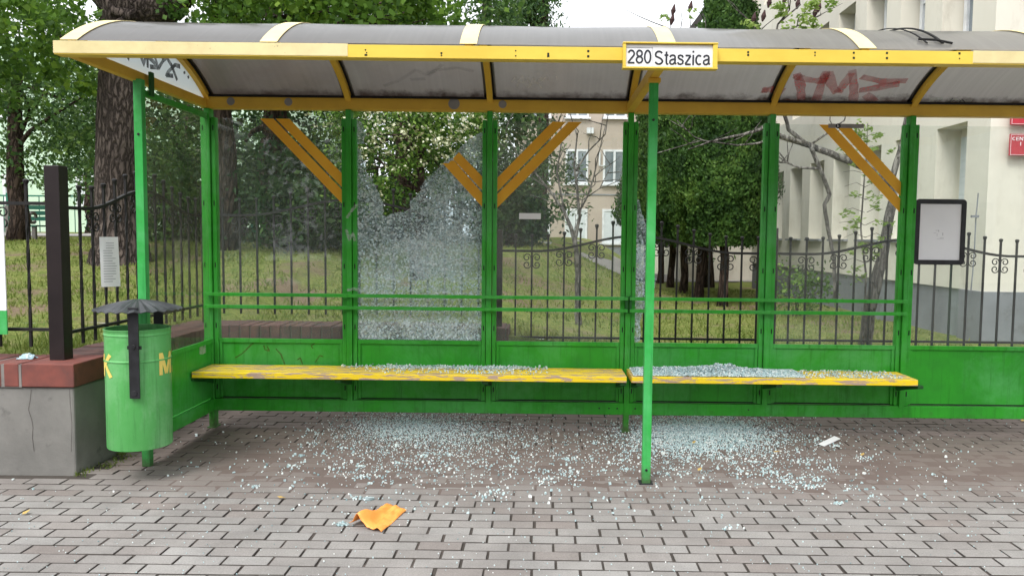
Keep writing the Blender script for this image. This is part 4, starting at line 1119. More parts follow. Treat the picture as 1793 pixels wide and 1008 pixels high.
# gabled house beyond the conifers
G = empty('gabled_house', (6.5, 20, .3), 'cream house gable with a dark sloping roof edge behind the conifers', 'building')
a, b = pt(1213, 56, 20), pt(1262, -10, 20); sl_ = (b.z - a.z) / (b.x - a.x)
xl_ = 3.35; zl_ = a.z - sl_ * (a.x - xl_) 
apx = 8.0; apz = zl_ + sl_ * (apx - xl_)
mb = MB(); mb.prism([Vector(p) for p in ((xl_ + .2, 20, .2), (xl_ + .2, 20, zl_ + .1), (apx, 20, apz - .25), (15, 20, apz - .25), (15, 20, .2))][::-1], (0, 8, 0)); mb.build('wall', 'render_cream', G)
mb = MB(); mb.prism([Vector(p) for p in ((xl_, 19.7, zl_), (apx, 19.7, apz), (apx, 19.7, apz + .22), (xl_, 19.7, zl_ + .22))][::-1], (0, 8.5, 0)); mb.build('roof', 'roof_dark', G)

# beige apartment block far behind the third bay
FY = 35.0
A = empty('beige_block', (3, FY, 0), 'beige pink three storey block with white windows far behind the third bay', 'building')
mb = MB(); mb.box(-1.3, 14, FY, FY + 9, -.2, 9.4)
mb.box(-1.3, 14, FY - .03, FY - .001, 3.28, 3.34, 1); mb.build('wall', ['pink_render', 'plinth'], A)
mb = MB(); mb.box(-1.3, 14, FY - .06, FY - .002, -.2, .95); mb.build('plinth', 'plinth', A)
cols = [pt(990, 300, FY).x + 1.69 * k for k in range(-1, 7)]
for cx_ in cols:
    for (pa, pb, bl) in ((262, 322, 0), (366, 425, 1), (150, 206, 0)):
        z1, z0 = pt(1040, pa, FY).z, pt(1040, pb, FY).z
        mb = MB(); w = 1.02
        mb.box(cx_, cx_ + .09, FY - .05, FY + .0, z0, z1); mb.box(cx_ + w - .09, cx_ + w, FY - .05, FY, z0, z1); mb.box(cx_ + .091, cx_ + w - .091, FY - .05, FY, z0, z0 + .09)
        mb.box(cx_ + .091, cx_ + w - .091, FY - .05, FY, z1 - .09, z1); mb.box(cx_ + w * .5 - .05, cx_ + w * .5 + .05, FY - .055, FY, z0 + .091, z1 - .091); mb.box(cx_ - .08, cx_ + w + .08, FY - .16, FY - .051, z0 - .08, z0 - .001)
        f_ = mb.build('window', 'window_white', A)
        mb = MB(); mb.box(cx_ + .05, cx_ + w - .05, FY - .02, FY - .004, z0 + .05, z1 - .05); mb.build('pane', 'blind' if bl else 'window_glass', f_)
mb = MB(); mb.box(1.9, 2.2, FY - .3, FY - .01, 6.0, 6.25); mb.tube([(2.5, FY - .1, 5.2), (2.5, FY - .1, 4.6), (2.7, FY - .1, 4.6)], .04, 6); mb.build('wall_lamp', 'window_white', A)
mb = MB(); mb.box(-1.6, 14.3, FY - .4, FY + 9.4, 9.4, 9.7); mb.build('roof', 'roof_dark', A)

# mint building at far left
Q = empty('mint_building', (-20, 27, 1), 'pale mint green building glimpsed behind the trees at left', 'building')
mb = MB(); mb.box(-34, -9.5, 27, 37, .5, 8); mb.build('wall', 'mint', Q)
for px_ in (20, 148, 230):
    p, q = pt(px_ - 14, 305, 27), pt(px_ + 18, 362, 27)
    for dz in (0, 3.0):
        mb = MB(); mb.box(p.x, p.x + .1, 26.93, 27, q.z + dz, p.z + dz); mb.box(q.x - .1, q.x, 26.93, 27, q.z + dz, p.z + dz); mb.box(p.x + .101, q.x - .101, 26.93, 27, q.z + dz, q.z + .1 + dz); mb.box(p.x + .101, q.x - .101, 26.93, 27, p.z - .1 + dz, p.z + dz)
        f_ = mb.build('window', 'window_white', Q); mb = MB(); mb.box(p.x + .05, q.x - .05, 26.96, 26.99, q.z + .05 + dz, p.z - .05 + dz); mb.build('pane', 'blind', f_)

# dark green mesh fence, park bench and bin in the left background
gf = empty('mesh_fence', (-14, 19, 1.2), 'thin dark green mesh fence far behind the left corner post', 'fence')
mb = MB()
for z in (1.35, 2.35): mb.box(-22, -3, 20.98, 21.02, z - .02, z + .02)
for k in range(60): mb.box(-22 + k * .32, -21.985 + k * .32, 20.99, 21.01, 1.35, 2.35)
mb.build('mesh', 'bench_green', gf)
for k in range(9):
    mb = MB(); x = -21 + 2.2 * k; mb.box(x - .1, x + .1, 20.9, 20.96, 1.1, 2.42); mb.build('post', 'bench_green', gf)
pb = empty('park_bench', (-10.9, 15.2, 1.2), 'green slatted park bench with pale scrolled iron ends, far left', 'bench')
y0 = 15.3; xa, xb_ = pt(14, 380, y0).x, pt(88, 380, y0).x
zt = pt(50, 360, y0).z; zb_ = pt(50, 395, y0).z
mb = MB()
for k in range(3): mb.box(xa, xb_, y0 + .02 * k, y0 + .03 + .02 * k, zb_ + .1 + k * .11, zb_ + .18 + k * .11)
mb.build('backrest', 'bench_green', pb)
mb = MB()
for k in range(4): mb.box(xa, xb_, y0 - .45 + k * .11, y0 - .36 + k * .11, zb_ - .02, zb_ + .01)
mb.build('seat', 'bench_green', pb)
for x in (xa - .06, xb_ - .1):
    mb = MB(); mb.box(x, x + .07, y0 - .42, y0 - .36, gz(x, y0) - .1, zb_ - .02); mb.box(x, x + .07, y0, y0 + .06, gz(x, y0) - .1, zt)
    mb.tube([(x + .03, y0 - .42 + .1 * math.cos(t * .5), zb_ + .15 + .1 * math.sin(t * .5)) for t in range(12)], .03, 6); mb.build('end_frame', 'bench_iron', pb)

# ============================================================ VEGETATION
def leaf_cloud(mb, blobs, size, clump=.28, aspect=.55, mi=0, flat=0.0, shade=.22, droop=0):
    for (c, r, n) in blobs:
        c = Vector(c); nc = max(3, n // 45); per_ = n // nc
        for _ in range(nc):
            while True:
                d = Vector((random.uniform(-1, 1), random.uniform(-1, 1), random.uniform(-1, 1)))
                if .12 < d.length < 1: break
            d = d.normalized() * (d.length ** .45)
            cc = c + Vector((d.x * r[0], d.y * r[1], d.z * r[2])); cs = clump * random.uniform(.5, 1.2) * min(r) ** .5
            base = random.gauss(.45, shade)
            for _ in range(per_):
                p = cc + Vector((random.gauss(0, cs), random.gauss(0, cs), random.gauss(0, cs * .7)))
                s = size * random.uniform(.6, 1.3)
                u = Vector((random.gauss(0, 1), random.gauss(0, 1), random.gauss(0, 1 - flat) - droop)).normalized()
                w = u.cross(Vector((random.gauss(0, 1), random.gauss(0, 1), random.gauss(0, 1)))).normalized() * s * aspect
                u = u * s; rv = min(1, max(0, base + random.gauss(0, .16)))
                n_ = len(mb.v); mb.v += [tuple(p - u * .5), tuple(p + w * .5), tuple(p + u * .5), tuple(p - w * .5)]
                mb.face((n_, n_ + 1, n_ + 2, n_ + 3), mi, rv)
def wobble(p, q, n, amp):
    p, q = Vector(p), Vector(q); return [p.lerp(q, i / n) + (Vector((random.gauss(0, amp), random.gauss(0, amp), random.gauss(0, amp * .5))) if 0 < i < n else Vector()) for i in range(n + 1)]
def tree(name, label, X, Y, trunk, blobs, leaf, size, tmat='bark_dark', cat='tree', group=None, limbs=True, clump=.28, aspect=.55, extra=None, z0=None, droop=0, shade=.22):
    z0 = gz(X, Y) if z0 is None else z0
    e = empty(name, (X, Y, z0), label, cat, group)
    if trunk:
        h, r = trunk; mb = MB(); P = wobble((X, Y, z0 - .1), (X + random.gauss(0, .1), Y, z0 + h), 6, .04)
        mb.tube(P, [r * (1.25 if i == 0 else 1 - .5 * i / 6) for i in range(7)], 10, jitter=.06)
        if limbs:
            for (c, rr, n) in blobs:
                for k in range(5):
                    q = Vector(c) + Vector((random.uniform(-.7, .7) * rr[0], random.uniform(-.7, .7) * rr[1], random.uniform(-.5, .6) * rr[2]))
                    s_ = P[random.choice((3, 4, 5))]; mb.tube(wobble(s_, q, 4, .07), [r * .3, r * .22, r * .16, r * .1, r * .04], 5)
        mb.build('trunk', tmat, e, smooth=True)
    mb = MB(); leaf_cloud(mb, blobs, size, clump, aspect, droop=droop, shade=shade); mb.build('crown', leaf, e, rnd=True)
    if extra: extra(e)
    return e
def at(px, py, Y): p = pt(px, py, Y); return (p.x, p.y, p.z)

# great old trunk on the left
bt = empty('old_tree', (at(210, 440, 10)[0], 10, 1.1), 'massive rough barked tree trunk rising left of the shelter', 'tree')
mb = MB(); Pm = [at(212, 470, 10), at(211, 430, 10), at(208, 380, 10), at(206, 300, 10), at(208, 220, 10), at(213, 140, 10), at(222, 60, 10), at(232, 20, 10), at(238, -20, 10)]
rad = [.40, .33, .285, .262, .255, .26, .30, .36, .42]
def thick(P, rd, k):
    o1, o2 = [], []
    for i in range(len(P) - 1):
        for j in range(k): t = j / k; o1.append(Vector(P[i]).lerp(Vector(P[i + 1]), t)); o2.append(rd[i] * (1 - t) + rd[i + 1] * t)
    o1.append(Vector(P[-1])); o2.append(rd[-1]); return o1, o2
P_, r_ = thick(Pm, rad, 6); mb.tube(P_, r_, 28, jitter=.035)
for tgt, rr in (((150, -60), .26), ((320, -40), .32), ((255, -120), .30), ((400, -60), .14)):
    P_, r_ = thick([at(232, 18, 10), at((232 + tgt[0]) / 2 + 5, (10 + tgt[1]) / 2 + 12, 10), at(tgt[0], tgt[1], 10.2), at(tgt[0] * 1.1 - 30, tgt[1] - 160, 10.6)], [rr * 1.15, rr, rr * .9, rr * .5], 5); mb.tube(P_, r_, 18, jitter=.04)
for st in (((222, 40), (190, 55), (165, 62), (120, 66), (100, 62)), ((236, 30), (200, 20), (185, -10)),):
    P_, r_ = thick([at(a_, b_, 9.7) for a_, b_ in st], [.09, .07, .05, .035, .02][:len(st)], 3); mb.tube(P_, r_, 8)
mb.build('trunk', 'bark', bt, smooth=True)
mb = MB(); leaf_cloud(mb, [(at(25, 30, 9.4), (.95, .9, .8), 2300), (at(20, 90, 9.6), (.7, .8, .6), 1200), (at(20, -60, 10), (1.0, 1.6, .8), 1500), (at(420, 5, 9.6), (.9, .9, .35), 1000),
                           (at(330, -170, 10.5), (3, 2.5, .8), 2200), (at(110, 130, 10.5), (.35, .5, .4), 260)], .085, .22, .8); mb.build('crown', 'leaf_maple', bt, rnd=True)

T = 'trees in the park behind the fence'
tree('deciduous_tree', 'mid green tree with dark trunk at the far left behind the green bench', at(30, 380, 14)[0], 14.0, (3.4, .17), [(at(40, 200, 14), (1.7, 1.2, 1.1), 5200), (at(90, 120, 14), (1.2, 1, 1.3), 2600), (at(-20, 60, 14), (1.2, 1, 1.5), 2000)], 'leaf_mid', .10, group=T)
tree('maple_tree', 'bright leaved maple whose branches hang above the roof beside the trunk', at(395, 300, 11.5)[0], 11.5, (4.6, .16), [(at(390, 25, 12), (.5, .8, .3), 350), (at(520, 15, 10.5), (1.0, .8, .45), 1500), (at(640, 20, 10.5), (.9, .8, .42), 1400), (at(590, -60, 11), (2.4, 1.4, .8), 2200), (at(740, 38, 10.5), (.5, .5, .18), 350)], 'leaf_maple', .10, group=T, aspect=.9)
tree('deciduous_tree', 'shaded dark tree with thick trunk seen through the first bay', at(487, 400, 12.5)[0], 12.5, (4.0, .27), [(at(480, 180, 13), (2.0, 1.2, 1.5), 4500), (at(560, 90, 14), (2.2, 1.2, 1.4), 3500)], 'leaf_dark', .12, group=T)
for i, (px_, py_, Y_, rx, rz_, n, lf, lab) in enumerate((
        (300, 330, 14, 1.1, 1.1, 3200, 'leaf_mid', 'dark bush behind the dusty side glass of the shelter'),
        (430, 330, 15, 1.5, 1.3, 4200, 'leaf_dark', 'dark leafy bush left of the thick trunk in the first bay'),
        (560, 350, 11.8, 1.0, .85, 4200, 'leaf_dark', 'low dark evergreen bush between the first and second bay'),
        (893, 330, 14.5, .62, 1.7, 4200, 'leaf_dark', 'dark conifer beside the beige block in the third bay'),
        (800, 300, 16.5, 1.6, 1.9, 5000, 'leaf_dark', 'tall dark bush behind the blossoming shrub'),
        (660, 290, 17.5, 1.9, 2.0, 5200, 'leaf_dark', 'broad dark tree crown behind the blossoming shrub'),
        (150, 250, 20, 1.3, 1.3, 1900, 'leaf_mid', 'thin green tree in front of the mint building'),
        (215, 170, 18, 1.9, 1.4, 3600, 'leaf_dark', 'dark crown behind the massive trunk'),
        (330, 180, 17, 2.2, 2.0, 5200, 'leaf_mid', 'green crown behind the side glass top'))):
    p = Vector(at(px_, py_, Y_)); z_ = gz(p.x, Y_)
    tree('bush' if 'bush' in lab else 'background_tree', lab, p.x, Y_, (max(.6, p.z - z_), .1), [(tuple(p), (rx, 1.0, rz_), n), ((p.x, p.y, max(z_ + .5, p.z - rz_ * .8)), (rx * .8, .9, rz_ * .5), n // 2)], lf, .115, group=T)
# blossoming shrub behind the broken pane
sx_, sy_ = at(735, 300, 9.6)[0], 9.6
def blossom(e):
    mb = MB()
    for (px_, py_, r1, n) in ((690, 215, .5, 170), (765, 235, .45, 190), (800, 255, .28, 120), (820, 200, .35, 100), (655, 250, .25, 55), (740, 210, .5, 120), (640, 280, .18, 22), (660, 340, .2, 14), (715, 280, .4, 30), (590, 215, .3, 60)):
        c = Vector(at(px_, py_, 9.1))
        for _ in range(int(n * .32)):
            p = c + Vector((random.gauss(0, r1 * .6), random.gauss(0, .25), random.gauss(0, r1 * .42)))
            for _ in range(6):
                q = p + Vector((random.gauss(0, .022), random.gauss(0, .02), random.gauss(0, .016))); s = random.uniform(.011, .021)
                u = Vector((random.gauss(0, 1), random.gauss(0, 1), random.gauss(0, 1))).normalized(); w = u.cross(Vector((.3, .5, 1))).normalized() * s; u = u * s
                k = len(mb.v); mb.v += [tuple(q - u), tuple(q + w), tuple(q + u), tuple(q - w)]; mb.face((k, k + 1, k + 2, k + 3))
    mb.build('blossom', 'flower', e)
tree('blossoming_shrub', 'tall shrub with cream white blossom seen through the broken pane', sx_, sy_, (2.2, .07), [(at(700, 235, 9.6), (.95, .6, .5), 4200), (at(790, 225, 9.6), (.55, .5, .42), 2200), (at(690, 320, 9.7), (.7, .6, .45), 1800), (at(730, 350, 9.7), (.6, .5, .2), 500), (at(600, 250, 9.8), (.5, .5, .5), 1200)], 'leaf_shrub', .055, cat='shrub', extra=blossom, clump=.16)
# spruce and poplar above the roof
def spruce(px_, Y_, top_py, rbase, label, lf='leaf_dark', n=5200, droop=.4):
    p = Vector(at(px_, 300, Y_)); z_ = gz(p.x, Y_); zt = at(px_, top_py, Y_)[2]; bl = []
    for k in range(9):
        t = k / 8; r_ = rbase * (1 - t) + .15; bl.append(((p.x, Y_, z_ + 1.2 + (zt - z_ - 1.4) * t), (r_, r_, (zt - z_) / 9), int(n * (1 - .75 * t) / 5)))
    return tree('conifer_tree', label, p.x, Y_, (zt - z_ - .5, .18), bl, lf, .13, group=T, limbs=False, aspect=.35, droop=droop, z0=z_)
spruce(850, 19, -190, 2.6, 'tall dark spruce standing behind the shelter roof', n=9500)
tree('poplar_tree', 'light green drooping poplar to the left of the open sky', at(945, 200, 22)[0], 22, (8.6, .22), [(at(915, 60, 22), (.8, .9, 1.2), 2600), (at(900, -20, 22), (.8, .9, 1.2), 2400), (at(945, 10, 22), (.5, .8, 1.1), 1300), (at(900, 130, 22), (.9, .8, 1.0), 1400)], 'leaf_mid', .14, group=T, droop=1.0, aspect=.35)
tree('background_tree', 'broad dark crown filling the top between maple and spruce', at(700, 100, 16)[0], 16, (6, .2), [(at(700, 10, 16), (2.4, 1, .9), 4200), (at(560, 40, 17), (2, 1, 1.2), 3000)], 'leaf_mid', .12, group=T)
# row of thujas behind the fourth bay
TH = 'row of columnar thujas behind the fourth bay'
words = ['nearest thuja of the row, tallest, its tip standing above the roof', 'second thuja of the row, just behind and left of the nearest', 'third thuja counted from the front of the row', 'fourth thuja counted from the front of the row',
         'fifth thuja counted from the front of the row', 'farthest thuja at the left end of the row']
thx = [(1266, 12.0, 6.3, .74), (1224, 13.3, 4.6, .86), (1196, 14.8, 4.8, .9), (1174, 16.6, 5.1, .9), (1156, 18.6, 5.3, .95), (1140, 21, 5.6, 1.0)]
words[2] = 'thuja standing right of the nearest one, partly hidden by the post'
words[3] = 'third thuja from the front going left'; words[4] = 'fourth thuja from the front going left'; words[5] = 'fifth thuja from the front going left'
def thuja_crown(mb, X_, Y_, zb, zt, r0, n):
    """dense column of upright sprays over a lumpy dark core"""
    def rad_(t): return r0 * (min(1, .55 + 3.2 * t) if t < .14 else 1) * (1 - .92 * max(0, (t - .22) / .78) ** .95)
    k0 = len(mb.v); A, S_ = 26, 20
    def lump(a, t): return 1 + .17 * noise.noise(Vector((math.cos(a) * 2.2 + X_, math.sin(a) * 2.2 + Y_, t * (zt - zb) * 1.6))) + .09 * noise.noise(Vector((math.cos(a) * 6 + X_, math.sin(a) * 6, t * (zt - zb) * 5))) + .10 * noise.noise(Vector((math.cos(a) * 11 + X_, math.sin(a) * 11, t * (zt - zb) * 9)))
    for i in range(S_ + 1):
        t = i / S_
        for k in range(A):
            a = 2 * math.pi * k / A; r_ = rad_(t) * .84 * lump(a, t); mb.v.append((X_ + r_ * math.cos(a), Y_ + r_ * math.sin(a), zb + .05 + (zt - zb - .15) * t))
    for i in range(S_):
        for k in range(A): k2 = (k + 1) % A; mb.face((k0 + i * A + k, k0 + i * A + k2, k0 + (i + 1) * A + k2, k0 + (i + 1) * A + k), 0, .12)
    mb.face(tuple(k0 + k for k in range(A))[::-1], 0, .05)
    for _ in range(n // 9):
        t = random.random() ** 1.5; a = random.uniform(0, 6.283)
        if math.sin(a) > .45 and random.random() < .8: continue
        r_ = rad_(t) * lump(a, t) * random.uniform(.86, 1.04); c = Vector((X_ + r_ * math.cos(a), Y_ + r_ * math.sin(a), zb + (zt - zb) * t))
        out = Vector((math.cos(a), math.sin(a), 0)); base = .42 + .5 * noise.noise(c * 2.3) + random.gauss(0, .12); tang = Vector((-out.y, out.x, 0))
        for q in range(9):
            ang = random.gauss(0, .8); u = (Vector((0, 0, 1)) * math.cos(ang) + tang * math.sin(ang) + out * random.uniform(0, .55)).normalized(); L_ = random.uniform(.035, .075) * (1 if Y_ < 14 else 1.5)
            w = u.cross(out + Vector((random.gauss(0, .5), random.gauss(0, .5), 0))).normalized() * L_ * .26; p = c + Vector((random.gauss(0, .03), random.gauss(0, .03), random.gauss(0, .03)))
            k = len(mb.v); mb.v += [tuple(p), tuple(p + u * L_ * .55 + w), tuple(p + u * L_), tuple(p + u * L_ * .55 - w)]; mb.face((k, k + 1, k + 2, k + 3), 0, min(1, max(0, base + random.gauss(0, .12))))
for (px_, Y_, ht, r0), lab in zip(thx, words):
    X_ = pt(px_, 480, Y_).x; z_ = gz(X_, Y_)
    e = empty('thuja_tree', (X_, Y_, z_), lab, 'conifer', TH)
    mb = MB(); mb.tube(wobble((X_, Y_, z_ - .1), (X_ + .03, Y_, z_ + 1.6), 4, .02), [.10, .075, .07, .065, .06], 10, jitter=.06); mb.build('trunk', 'bark_dark', e, smooth=True)
    mb = MB(); thuja_crown(mb, X_, Y_, z_ + .98, z_ + ht, r0, 88000 if Y_ < 14 else 30000); mb.build('crown', 'leaf_thuja', e, rnd=True)
mb = MB()
spruce(1240, 17, 30, .42, 'small pointed conifer against the dark gable edge', 'leaf_thuja', 1500, -.5)
# shrubs left of the thuja row and by the plinth
tree('bush', 'low green bush in front of the grey plinth in the fifth bay', at(1390, 500, 10.5)[0], 10.5, (.3, .03), [(at(1390, 505, 10.5), (.55, .35, .28), 900)], 'leaf_shrub', .06, cat='shrub')

# bare-branched trees on the right
def branchy(name, label, Y_, base, strokes, mat='bark_grey', leaves=None, cat='tree', twigs=3, heads=()):
    e = empty(name, (at(base[0], base[1], Y_)[0], Y_, gz(at(base[0], base[1], Y_)[0], Y_)), label, cat)
    mb = MB()
    for st, r0, r1 in strokes:
        P = [Vector(at(a_, b_, Y_)) + Vector((0, random.gauss(0, .03), 0)) for a_, b_ in st]
        if st[0] == base: P[0].z = gz(P[0].x, Y_) - .03
        rd = [.8 * (r0 + (r1 - r0) * i / (len(P) - 1)) for i in range(len(P))]; P2_, r2 = thick(P, rd, 3)
        P2_ = [p + Vector((random.gauss(0, r * .1), random.gauss(0, r * .1), random.gauss(0, r * .08))) for p, r in zip(P2_, r2)]
        mb.tube(P2_, r2, 7)
        if r1 < .02:
            for _ in range(twigs):
                k = random.randrange(len(P2_) // 3, len(P2_)); q = P2_[k]; d_ = Vector((random.gauss(0, .2), random.gauss(0, .15), random.uniform(.02, .3)))
                mb.tube(wobble(q, q + d_, 3, .012), [.006, .005, .004, .002], 4)
    mb.build('trunk', mat, e, smooth=True)
    if leaves:
        lf, bl, sz_ = leaves; mb = MB(); leaf_cloud(mb, [(at(a_, b_, Y_ - .1), r_, n) for a_, b_, r_, n in bl], sz_, .12, .45, flat=.5); mb.build('crown', lf, e, rnd=True)
    if heads:
        mb = MB()
        for a_, b_ in heads:
            p = Vector(at(a_, b_, Y_)); mb.tube([p, p + Vector((.01, 0, .05)), p + Vector((.02, 0, .11))], [.008, .026, .006], 7)
        mb.build('seed_head', 'seedhead', e)
    return e
branchy('sumac_tree', 'leaning grey branched tree with dark seed heads in the fifth bay', 7.7, (1518, 590), [
    ([(1518, 590), (1526, 520), (1543, 455), (1556, 400), (1565, 350), (1562, 320)], .085, .05),
    ([(1562, 325), (1530, 300), (1465, 275), (1420, 255), (1365, 238)], .05, .035), ([(1562, 325), (1580, 250), (1592, 170)], .045, .02),
    ([(1365, 238), (1335, 226), (1300, 236), (1240, 250), (1205, 262)], .028, .008), ([(1415, 252), (1440, 305), (1455, 340), (1446, 358), (1452, 400), (1460, 450), (1464, 530)], .028, .022),
    ([(1415, 254), (1385, 225), (1370, 190), (1350, 100), (1365, 40), (1400, 10)], .03, .008), ([(1430, 296), (1400, 294), (1380, 285), (1355, 255)], .018, .008),
    ([(1365, 238), (1330, 250), (1290, 255), (1230, 245), (1150, 268)], .016, .006), ([(1420, 252), (1450, 232), (1480, 210)], .015, .008), ([(1380, 285), (1360, 285), (1345, 278)], .01, .006),
    ([(1350, 100), (1325, 60), (1310, 30)], .016, .006), ([(1365, 40), (1380, 20), (1378, 0)], .012, .005), ([(1370, 60), (1405, 42), (1440, 25)], .012, .005), ([(1240, 250), (1215, 240), (1185, 210)], .009, .004),
    ([(1370, 190), (1310, 130), (1240, 90), (1208, 60), (1208, 14)], .014, .004), ([(1240, 90), (1190, 70), (1175, 50), (1170, 20)], .008, .003)],
    leaves=('leaf_pale', [(1350, 20, (.16, .1, .08), 90), (1440, 12, (.16, .1, .08), 110), (1390, 40, (.2, .1, .08), 90), (1318, 48, (.12, .1, .06), 50), (1425, 45, (.12, .1, .06), 60), (1170, 24, (.07, .03, .05), 14), (1210, 20, (.06, .03, .06), 14)], .06),
    heads=((1372, 8), (1395, 16), (1425, 32), (1318, 42), (1335, 38), (1392, 2), (1345, 14), (1432, 22), (1177, 28), (1207, 22), (1175, 44)))
branchy('bare_tree', 'slender bare tree with forking branches in the third bay', 8.0, (1012, 592), [
    ([(1012, 592), (1012, 540), (1012, 480), (1008, 430), (1000, 400), (988, 370), (960, 330), (935, 300)], .05, .010), ([(1006, 425), (1015, 380), (1010, 330), (1005, 290), (1010, 240), (995, 190)], .025, .006),
    ([(1012, 375), (1030, 340), (1040, 310), (1048, 270), (1060, 220)], .014, .005), ([(1008, 300), (1030, 265), (1060, 235), (1065, 200)], .014, .005), ([(988, 370), (975, 300), (985, 240), (975, 200)], .014, .005),
    ([(960, 330), (930, 310), (900, 260), (885, 230)], .01, .004), ([(1015, 380), (1020, 350), (1050, 330), (1070, 290)], .01, .004)], twigs=5)
branchy('sapling', 'light green leafy sapling rising in front of the cream wall', 7.05, (1513, 560), [([(1513, 560), (1514, 480), (1513, 400), (1515, 330), (1520, 270), (1524, 215)], .014, .006)] +
        [([(1515, y_), (1515 + dx * .5, y_ - 8), (1515 + dx, y_ - 6 + 8 * random.random())], .004, .002) for y_ in range(240, 470, 22) for dx in (-34 - 10 * random.random(), 34)], leaves=('leaf_pale',
        [(1515 + random.uniform(-32, 34), y_ + random.uniform(-8, 8), (.10, .06, .03), 32) for y_ in range(225, 480, 11)] + [(1520, 230, (.14, .08, .08), 90)], .045), twigs=0, cat='plant')

# ============================================================ BROKEN GLASS AND LITTER
def chunk(mb, p, s, mi=0):
    n = len(mb.v); a0 = random.uniform(0, 6.28); h = s * random.uniform(.45, .8); rv = random.random()
    k = 4
    for lvl, zz_ in ((1.0, 0), (.85, h)):
        for i in range(k):
            a_ = a0 + i * 6.283 / k + random.uniform(-.3, .3); rr = s * lvl * random.uniform(.4, .65)
            mb.v.append((p[0] + rr * math.cos(a_), p[1] + rr * math.sin(a_) * .9, p[2] + zz_ + random.uniform(-.1, .25) * h * (lvl < 1)))
    for i in range(k): j = (i + 1) % k; mb.face((n + i, n + j, n + k + j, n + k + i), mi, rv)
    mb.face(tuple(n + k + i for i in range(k)), mi, min(1, rv + .1))
def scatter():
    mb = MB()
    def put(px, py, s, zextra=0):
        if py < 716: return
        p = pz(px, py, 0.0)
        if p.y > 6.3 or (p.x < WX + .05 and p.y > 4.3): return
        chunk(mb, (p.x, p.y, .001 + zextra), s)
    # two dense drifts, thinning quickly
    for _ in range(4200): put(random.gauss(715, 58), random.gauss(748, 14), random.uniform(.003, .009))
    for _ in range(1800): put(random.gauss(800, 90), random.gauss(755, 18), random.uniform(.003, .009))
    for _ in range(9500):
        x, y = random.gauss(1225, 66), random.gauss(758, 17); k = math.exp(-((x - 1225) / 80) ** 2 - ((y - 758) / 17) ** 2); put(x, y, random.uniform(.004, .011), random.random() * .016 * k)
    for _ in range(1300): put(random.gauss(740, 120), random.gauss(790, 30), random.lognormvariate(-5.0, .35))
    for _ in range(1500): put(random.gauss(1240, 130), random.gauss(792, 26), random.lognormvariate(-5.0, .35))
    for _ in range(750): put(random.uniform(520, 1720), random.gauss(785, 38), random.lognormvariate(-5.0, .4))
    for _ in range(700): put(random.gauss(950, 330), random.gauss(828, 34), random.lognormvariate(-4.9, .35))
    for _ in range(420): put(random.uniform(250, 1793), random.uniform(735, 900), random.lognormvariate(-4.9, .35))
    for _ in range(420): put(random.uniform(0, 1793), random.uniform(860, 1010), random.uniform(.003, .007))
    # trails and clusters where the pane came down
    for _ in range(70):
        cx_, cy_ = random.gauss(random.choice((760, 1260)), 170), random.gauss(800, 32); n_ = random.randint(5, 24); sp_x = random.uniform(3, 16)
        for _ in range(n_): put(random.gauss(cx_, sp_x), random.gauss(cy_, sp_x * .22), random.uniform(.004, .012))
    # little slabs still clinging together
    for (cx_, cy_, n, sp) in ((625, 872, 40, 9), (640, 833, 30, 8), (668, 790, 60, 16), (740, 800, 50, 18), (1370, 845, 90, 26), (1420, 838, 70, 16), (1410, 852, 50, 14), (1490, 855, 20, 8), (845, 868, 36, 14), (1290, 830, 30, 12),
                                (1280, 925, 24, 10), (447, 852, 14, 4), (530, 798, 14, 5), (600, 918, 30, 7), (1525, 872, 20, 12), (960, 840, 40, 12), (1425, 770, 50, 14), (1610, 870, 12, 8), (1215, 790, 60, 30), (1350, 830, 60, 20)):
        for _ in range(int(n * .6)): put(random.gauss(cx_, sp), random.gauss(cy_, sp * .28), random.uniform(.005, .013))
    tag(mb.build('glass_fragments', 'shard', rnd=True), 'drifts of pale blue broken safety glass crumbs scattered on the paving', 'broken glass', kind='stuff')
    # heap on the right bench
    mb = MB()
    def prof(px):
        pts_ = ((1103, .0), (1112, .022), (1130, .030), (1180, .034), (1215, .036), (1240, .050), (1258, .062), (1275, .050), (1300, .036), (1330, .026), (1360, .012), (1400, .004), (1560, .001))
        for (a_, b_), (c_, d_) in zip(pts_[:-1], pts_[1:]):
            if a_ <= px <= c_: return b_ + (d_ - b_) * (px - a_) / (c_ - a_)
        return 0
    for _ in range(11000):
        px_ = random.uniform(1106, 1400) if random.random() > .04 else random.uniform(1380, 1570)
        y = random.uniform(5.185, 5.47); x = (px_ - 948) / 252; v = (y - 5.33) / .15; hh = prof(px_) * max(0, 1 - abs(v) ** 1.6) * (1 + .5 * noise.noise(Vector((x * 14, y * 14, 0))))
        chunk(mb, (x, y, .4735 + random.random() * hh), random.uniform(.006, .013))
    tag(mb.build('glass_heap', 'shard', rnd=True), 'heaped crumbs of broken safety glass lying on the right bench', 'broken glass', kind='stuff')
    mb = MB()
    for _ in range(1500):
        px_ = random.choice((random.gauss(710, 26), random.gauss(820, 35), random.gauss(870, 30), random.uniform(600, 960))); y = random.gauss(5.42, .035) if random.random() < .75 else random.uniform(5.18, 5.46)
        if y > 5.475: continue
        chunk(mb, ((px_ - 950) / 246, y, .4725 + random.random() ** 3 * .014), random.uniform(.006, .013))
    tag(mb.build('glass_sprinkle', 'shard', rnd=True), 'thin sprinkle of broken glass crumbs on the left bench', 'broken glass', kind='stuff')
scatter()
